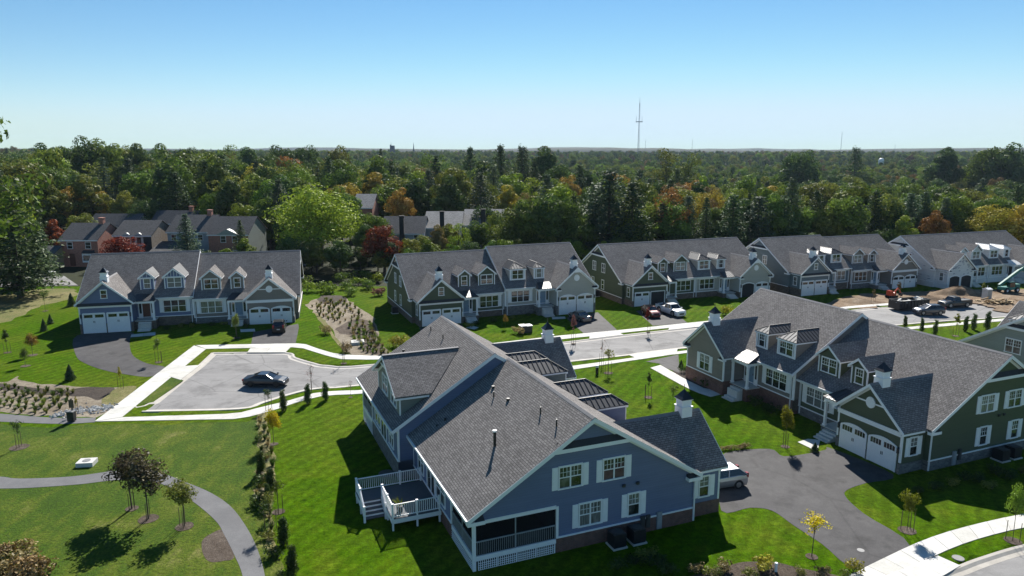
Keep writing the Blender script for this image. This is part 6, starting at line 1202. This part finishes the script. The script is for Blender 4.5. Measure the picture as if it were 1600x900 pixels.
# near tree whose crown just enters at the upper left
tree(AIRY[0], (-73.6, 98, 0), 30/16, 'leaf_mid', 'very tall open tree whose top shows at the upper left edge', None, 'leafy_tree', 1.2)
PAL = [('leaf_dark', .22, 'dark green'), ('leaf_mid', .34, 'mid green'), ('leaf_olive', .2, 'olive'), ('leaf_lime', .15, 'light green'), ('leaf_gold', .045, 'yellow'), ('leaf_rust', .03, 'russet'), ('leaf_orange', .015, 'orange')]
def where(X, Y):
    px_ = 800 + 1130*X/(Y*.982 + 2.5); nm = ['the brick row', 'the pediment house', 'the bright green giant', 'the grey row', 'the tallest pine', 'the white pickup', 'the slate house', 'the wrapped house'][min(7, max(0, sum(px_ > q for q in (200, 400, 580, 780, 1000, 1200, 1400))))]
    return ('near' if Y < 195 else 'midway' if Y < 255 else 'deep') + ' in wood above ' + nm
# --- tall crowns that stand above the horizon line
for cx_, yt_, d_, mt, pr in ((65, 227, 300, 'leaf_dark', BROAD[3]), (104, 229, 290, 'leaf_mid', BROAD[1]), (138, 219, 262, 'leaf_dark', BROAD[4]), (163, 217, 268, 'leaf_mid', BROAD[0]), (186, 216, 285, 'leaf_olive', AIRY[1]), (214, 225, 280, 'leaf_dark', BROAD[5]), (252, 228, 300, 'leaf_mid', BROAD[3]), (300, 231, 320, 'leaf_dark', BROAD[2]), (356, 225, 310, 'leaf_mid', AIRY[0]), (392, 230, 330, 'leaf_dark', BROAD[1]), (441, 227, 320, 'leaf_dark', BROAD[0]), (474, 227, 330, 'leaf_dark', BROAD[6]), (530, 232, 330, 'leaf_olive', BROAD[4]), (596, 233, 330, 'needle_dark', SPRUCE[0]), (678, 231, 330, 'leaf_mid', AIRY[1]), (735, 232, 300, 'needle_dark', PINE[2]), (782, 228, 290, 'needle_dark', PINE[0]), (816, 230, 296, 'needle_dark', PINE[1]), (846, 232, 310, 'leaf_dark', BROAD[3]), (1044, 230, 330, 'leaf_olive', AIRY[0]), (1072, 229, 335, 'leaf_olive', AIRY[1]), (1250, 234, 420, 'leaf_dark', BROAD[0]), (1336, 232, 440, 'needle_dark', PINE[1]), (1475, 233, 430, 'leaf_dark', BROAD[3]), (1545, 231, 420, 'leaf_mid', BROAD[2]), (1578, 228, 410, 'leaf_dark', BROAD[4])):
    x, y = far(cx_, d_, 24); z0 = terr(x, y); h_ = 24 + (236.5-yt_)/1130*d_ - z0
    tree(pr, (x, y, z0), h_/16, mt, 'crown rising above the horizon line ' + ('just left of the tall mast' if 782 <= cx_ <= 846 else 'right of the tall mast' if 1000 < cx_ < 1200 else 'at far right' if cx_ > 1200 else 'at far left' if cx_ < 260 else 'left of the dark block' if cx_ < 600 else 'near the church spire'), 'crowns above the horizon', 'leafy_tree' if pr not in PINE + SPRUCE else 'pine_tree', .85 if cx_ < 600 else 1.05)
# --- low growth along the foot of the wood
rn = random.Random(77)
for i_ in range(74):
    u_ = i_/73; X = -62 + 190*u_ + rn.uniform(-1.2, 1.2); Y = 141 + max(0, X+10)*.235 + rn.uniform(-1.5, 3.5)
    if X < -50 or (-34 < X < -2 and rn.random() < .5): Y += 2
    tree(BROAD[i_ % 7], (X, Y, 0), rn.uniform(3.6, 7.2)/16, rn.choice(['leaf_dark', 'leaf_mid', 'leaf_dark', 'leaf_olive', 'leaf_lime']), 'low bushy tree at the wood edge ' + where(X, Y)[len(where(X, Y).split(' in wood')[0])+len(' in wood '):], 'low trees along the foot of the wood', 'bushy_tree', rn.uniform(1.2, 1.6))
# --- first row right behind the houses
rn = random.Random(55)
for i_ in range(36):
    cx_ = 812 + i_*22 + rn.uniform(-7, 7); X0 = (cx_-800)/1130*150; d_ = 149 + max(0, X0+10)*.25 + rn.uniform(-2, 5); h_ = rn.uniform(11.2, 15.8); x, y = far(cx_, d_, h_)
    if any((x-q[0])**2 + (y-q[1])**2 < 9 for q, r_ in [(far(a, b, c), 0) for a, b, c, *_ in LIST]): continue
    if rn.random() < .28: pr = rn.choice(PINE); mt = rn.choice(['needle_dark', 'needle_dark', 'needle_blue']); nm = 'pine_tree' if pr in PINE else 'spruce_tree'; lb = 'pine' if pr in PINE else 'pointed spruce'
    else: pr = rn.choice(BROAD); mt, lb = rn.choice([('leaf_dark', 'dark green leafy tree'), ('leaf_mid', 'mid green leafy tree'), ('leaf_olive', 'olive leafy tree'), ('leaf_mid', 'mid green leafy tree')]); nm = 'leafy_tree'
    tree(pr, (x, y, terr(x, y)), h_/16, mt, lb + ' in the first row close behind ' + where(x, y).split(' above ')[1], 'first row of trees behind the houses', nm, rn.uniform(.95, 1.3))
# --- the wood: every tree nearer than about 330 m on its own
rn = random.Random(21); taken = [(far(a, b, c), 4.2*c/16*s_) for a, b, c, s_, *_ in LIST]; cnt = 0; y = 158.
NOGO = [(-112, -52, 140, 172), (-36, 2, 150, 186), (-110, -80, 178, 197), (-46, -36, 192, 206)]
while y < 345 and cnt < 290:
    st_ = 9.6 + (y-150)*.026; x = -.80*y - 8 + rn.random()*st_
    while x < .80*y + 8:
        X, Y = x + rn.uniform(-.36, .36)*st_, y + rn.uniform(-.4, .4)*st_; x += st_*1.12
        if Y < 143 + max(0, X+10)*.24: continue
        if any(a-3 < X < b+3 and c-4 < Y < d+2 for a, b, c, d in NOGO): continue
        if any((X-q[0])**2 + (Y-q[1])**2 < (r_+1.5)**2 for q, r_ in taken): continue
        u_ = X/Y; left_ = max(0, min(1, (.15-u_)/.8)); h = rn.uniform(11, 18) + 6.5*left_ + (2.5 if Y > 240 else 0)
        if u_ > .1: h -= 1.2
        if rn.random() < .16:
            pr = rn.choice(PINE + SPRUCE); mt = rn.choice(['needle_dark', 'needle_blue']); nm = 'pine_tree' if pr in PINE else 'spruce_tree'; lb = ('dark' if mt == 'needle_dark' else 'grey green') + (' pine' if pr in PINE else ' pointed spruce') + ' ' + where(X, Y); sw = rn.uniform(.95, 1.3); h += 1.5
        else:
            t_ = rn.random(); acc = 0
            for mt, w_, nmc in PAL:
                acc += w_
                if t_ < acc: break
            pr = rn.choice(BROAD + AIRY[:1]) if rn.random() < .9 else AIRY[1]; nm = 'leafy_tree'; lb = ('tall ' if h > 19 else 'low ' if h < 14 else '') + nmc + ' leafy tree ' + where(X, Y); sw = rn.uniform(.85, 1.4)
        tree(pr, (X, Y, terr(X, Y)), h/16, mt, lb, 'trees of the wood behind the houses', nm, sw); cnt += 1
    y += st_*.95
Y_FAR = y
# --- the far wood: one mass of instances
lf = {}
for nm, cc in (('far_a', 'leaf_dark'), ('far_b', 'leaf_mid'), ('far_c', 'leaf_olive'), ('far_d', 'leaf_lime'), ('far_e', 'leaf_gold'), ('far_f', 'leaf_rust'), ('far_g', 'needle_dark')): lf[nm] = cc
gcol = []
for i_, (pr, mt) in enumerate(((BROAD[0], 'leaf_dark'), (BROAD[1], 'leaf_mid'), (BROAD[2], 'leaf_dark'), (BROAD[4], 'leaf_olive'), (BROAD[5], 'leaf_mid'), (BROAD[6], 'leaf_olive'), (PINE[0], 'needle_dark'), (BROAD[3], 'leaf_mid'), (BROAD[2], 'leaf_mid'), (BROAD[0], 'leaf_dark'), (PINE[1], 'needle_blue'), (BROAD[4], 'leaf_mid'), (BROAD[6], 'leaf_lime'), (BROAD[1], 'leaf_dark'), (BROAD[5], 'leaf_rust'))):
    me = pr[0].copy(); me.materials.clear(); me.materials.append(M[mt]); gcol.append(me)
pts = []; scl = []; rn = random.Random(33); y = Y_FAR
while y < 2100:
    st_ = 9.5 + (y-330)*.014; x = -.82*y
    while x < .82*y:
        X, Y = x + rn.uniform(-.4, .4)*st_, y + rn.uniform(-.4, .4)*st_; x += st_*1.1; u_ = X/Y; left_ = max(0, min(1, (.1-u_)/.8))
        h = rn.uniform(13, 18.5) + 4.5*left_ + (3.0 if rn.random() < .12 else 0); pts.append((X, Y, terr(X, Y))); scl.append(h/16)
    y += st_*.95
me = bpy.data.meshes.new('far_wood'); me.from_pydata(pts, [], []); at = me.attributes.new('sc', 'FLOAT', 'POINT'); at.data.foreach_set('value', np.array(scl, dtype=np.float32))
fw = link(bpy.data.objects.new('far_wood', me)); tag(fw, 'mass of treetops of the far wood up to the horizon', 'wood', kind='stuff')
for m_ in gcol: me.materials.append(m_.materials[0])
# source meshes for the instancing are carried by hidden-free helper: real trees far out in the wood
srcs = []
for i_, m_ in enumerate(gcol):
    X, Y = -330 + 52*i_, 470 + 7*(i_ % 4); o = empty('leafy_tree', (X, Y, terr(X, Y)), 0, 1, 'tree in the depth of the wood below the horizon', 'tree', 'trees in the depth of the wood'); c = link(bpy.data.objects.new('crown', m_), o); link(bpy.data.objects.new('trunk', BROAD[0][1]), o); srcs.append(c)
ng = bpy.data.node_groups.new('far_wood_scatter', 'GeometryNodeTree'); ng.interface.new_socket('Geometry', in_out='INPUT', socket_type='NodeSocketGeometry'); ng.interface.new_socket('Geometry', in_out='OUTPUT', socket_type='NodeSocketGeometry')
gi = ng.nodes.new('NodeGroupInput'); go = ng.nodes.new('NodeGroupOutput'); ip = ng.nodes.new('GeometryNodeInstanceOnPoints'); gj = ng.nodes.new('GeometryNodeGeometryToInstance')
for c in srcs:
    oi = ng.nodes.new('GeometryNodeObjectInfo'); oi.transform_space = 'ORIGINAL'; oi.inputs['Object'].default_value = c; oi.inputs['As Instance'].default_value = False; ng.links.new(oi.outputs['Geometry'], gj.inputs[0])
ip.inputs['Pick Instance'].default_value = True; rv = ng.nodes.new('FunctionNodeRandomValue'); rv.data_type = 'FLOAT_VECTOR'; rv.inputs[0].default_value = (0, 0, 0); rv.inputs[1].default_value = (0, 0, 6.283)
na = ng.nodes.new('GeometryNodeInputNamedAttribute'); na.data_type = 'FLOAT'; na.inputs[0].default_value = 'sc'
ri = ng.nodes.new('FunctionNodeRandomValue'); ri.data_type = 'INT'; ri.inputs[4].default_value = 0; ri.inputs[5].default_value = len(srcs)-1
ng.links.new(gi.outputs[0], ip.inputs['Points']); ng.links.new(gj.outputs[0], ip.inputs['Instance']); ng.links.new(rv.outputs[0], ip.inputs['Rotation']); ng.links.new(na.outputs[0], ip.inputs['Scale']); ng.links.new(ri.outputs[2], ip.inputs['Instance Index']); ng.links.new(ip.outputs[0], go.inputs[0])
md = fw.modifiers.new('scatter', 'NODES'); md.node_group = ng

# ---------------------------------------------------------------- air
hz = MB(); hz.box(-6600, 6600, -80, 7100, -24, 165); hzm = bpy.data.materials.new('haze'); hzm.use_nodes = True; n_ = hzm.node_tree; n_.nodes.clear()
ho = n_.nodes.new('ShaderNodeOutputMaterial'); pv = n_.nodes.new('ShaderNodeVolumePrincipled'); pv.inputs['Color'].default_value = (.6, .78, 1, 1); pv.inputs['Density'].default_value = .00005; pv.inputs['Anisotropy'].default_value = .15; n_.links.new(pv.outputs[0], ho.inputs['Volume']); M['haze'] = hzm
tag(hz.build('haze', 'haze'), 'thin pale haze over the whole place', 'haze', kind='stuff')

# ---------------------------------------------------------------- set look-alikes apart by their order from left to right
byl = {}
for o in scene.objects:
    if o.parent is None and 'label' in o and o.name.split('.')[0] not in ('grass_clump',): byl.setdefault(o['label'], []).append(o)
for lb, L_ in byl.items():
    if 1 < len(L_) <= 12:
        for k, o in enumerate(sorted(L_, key=lambda q: q.location.x/max(1, q.location.y))): o['label'] = lb + ', ' + ORD[k] + ' from left'
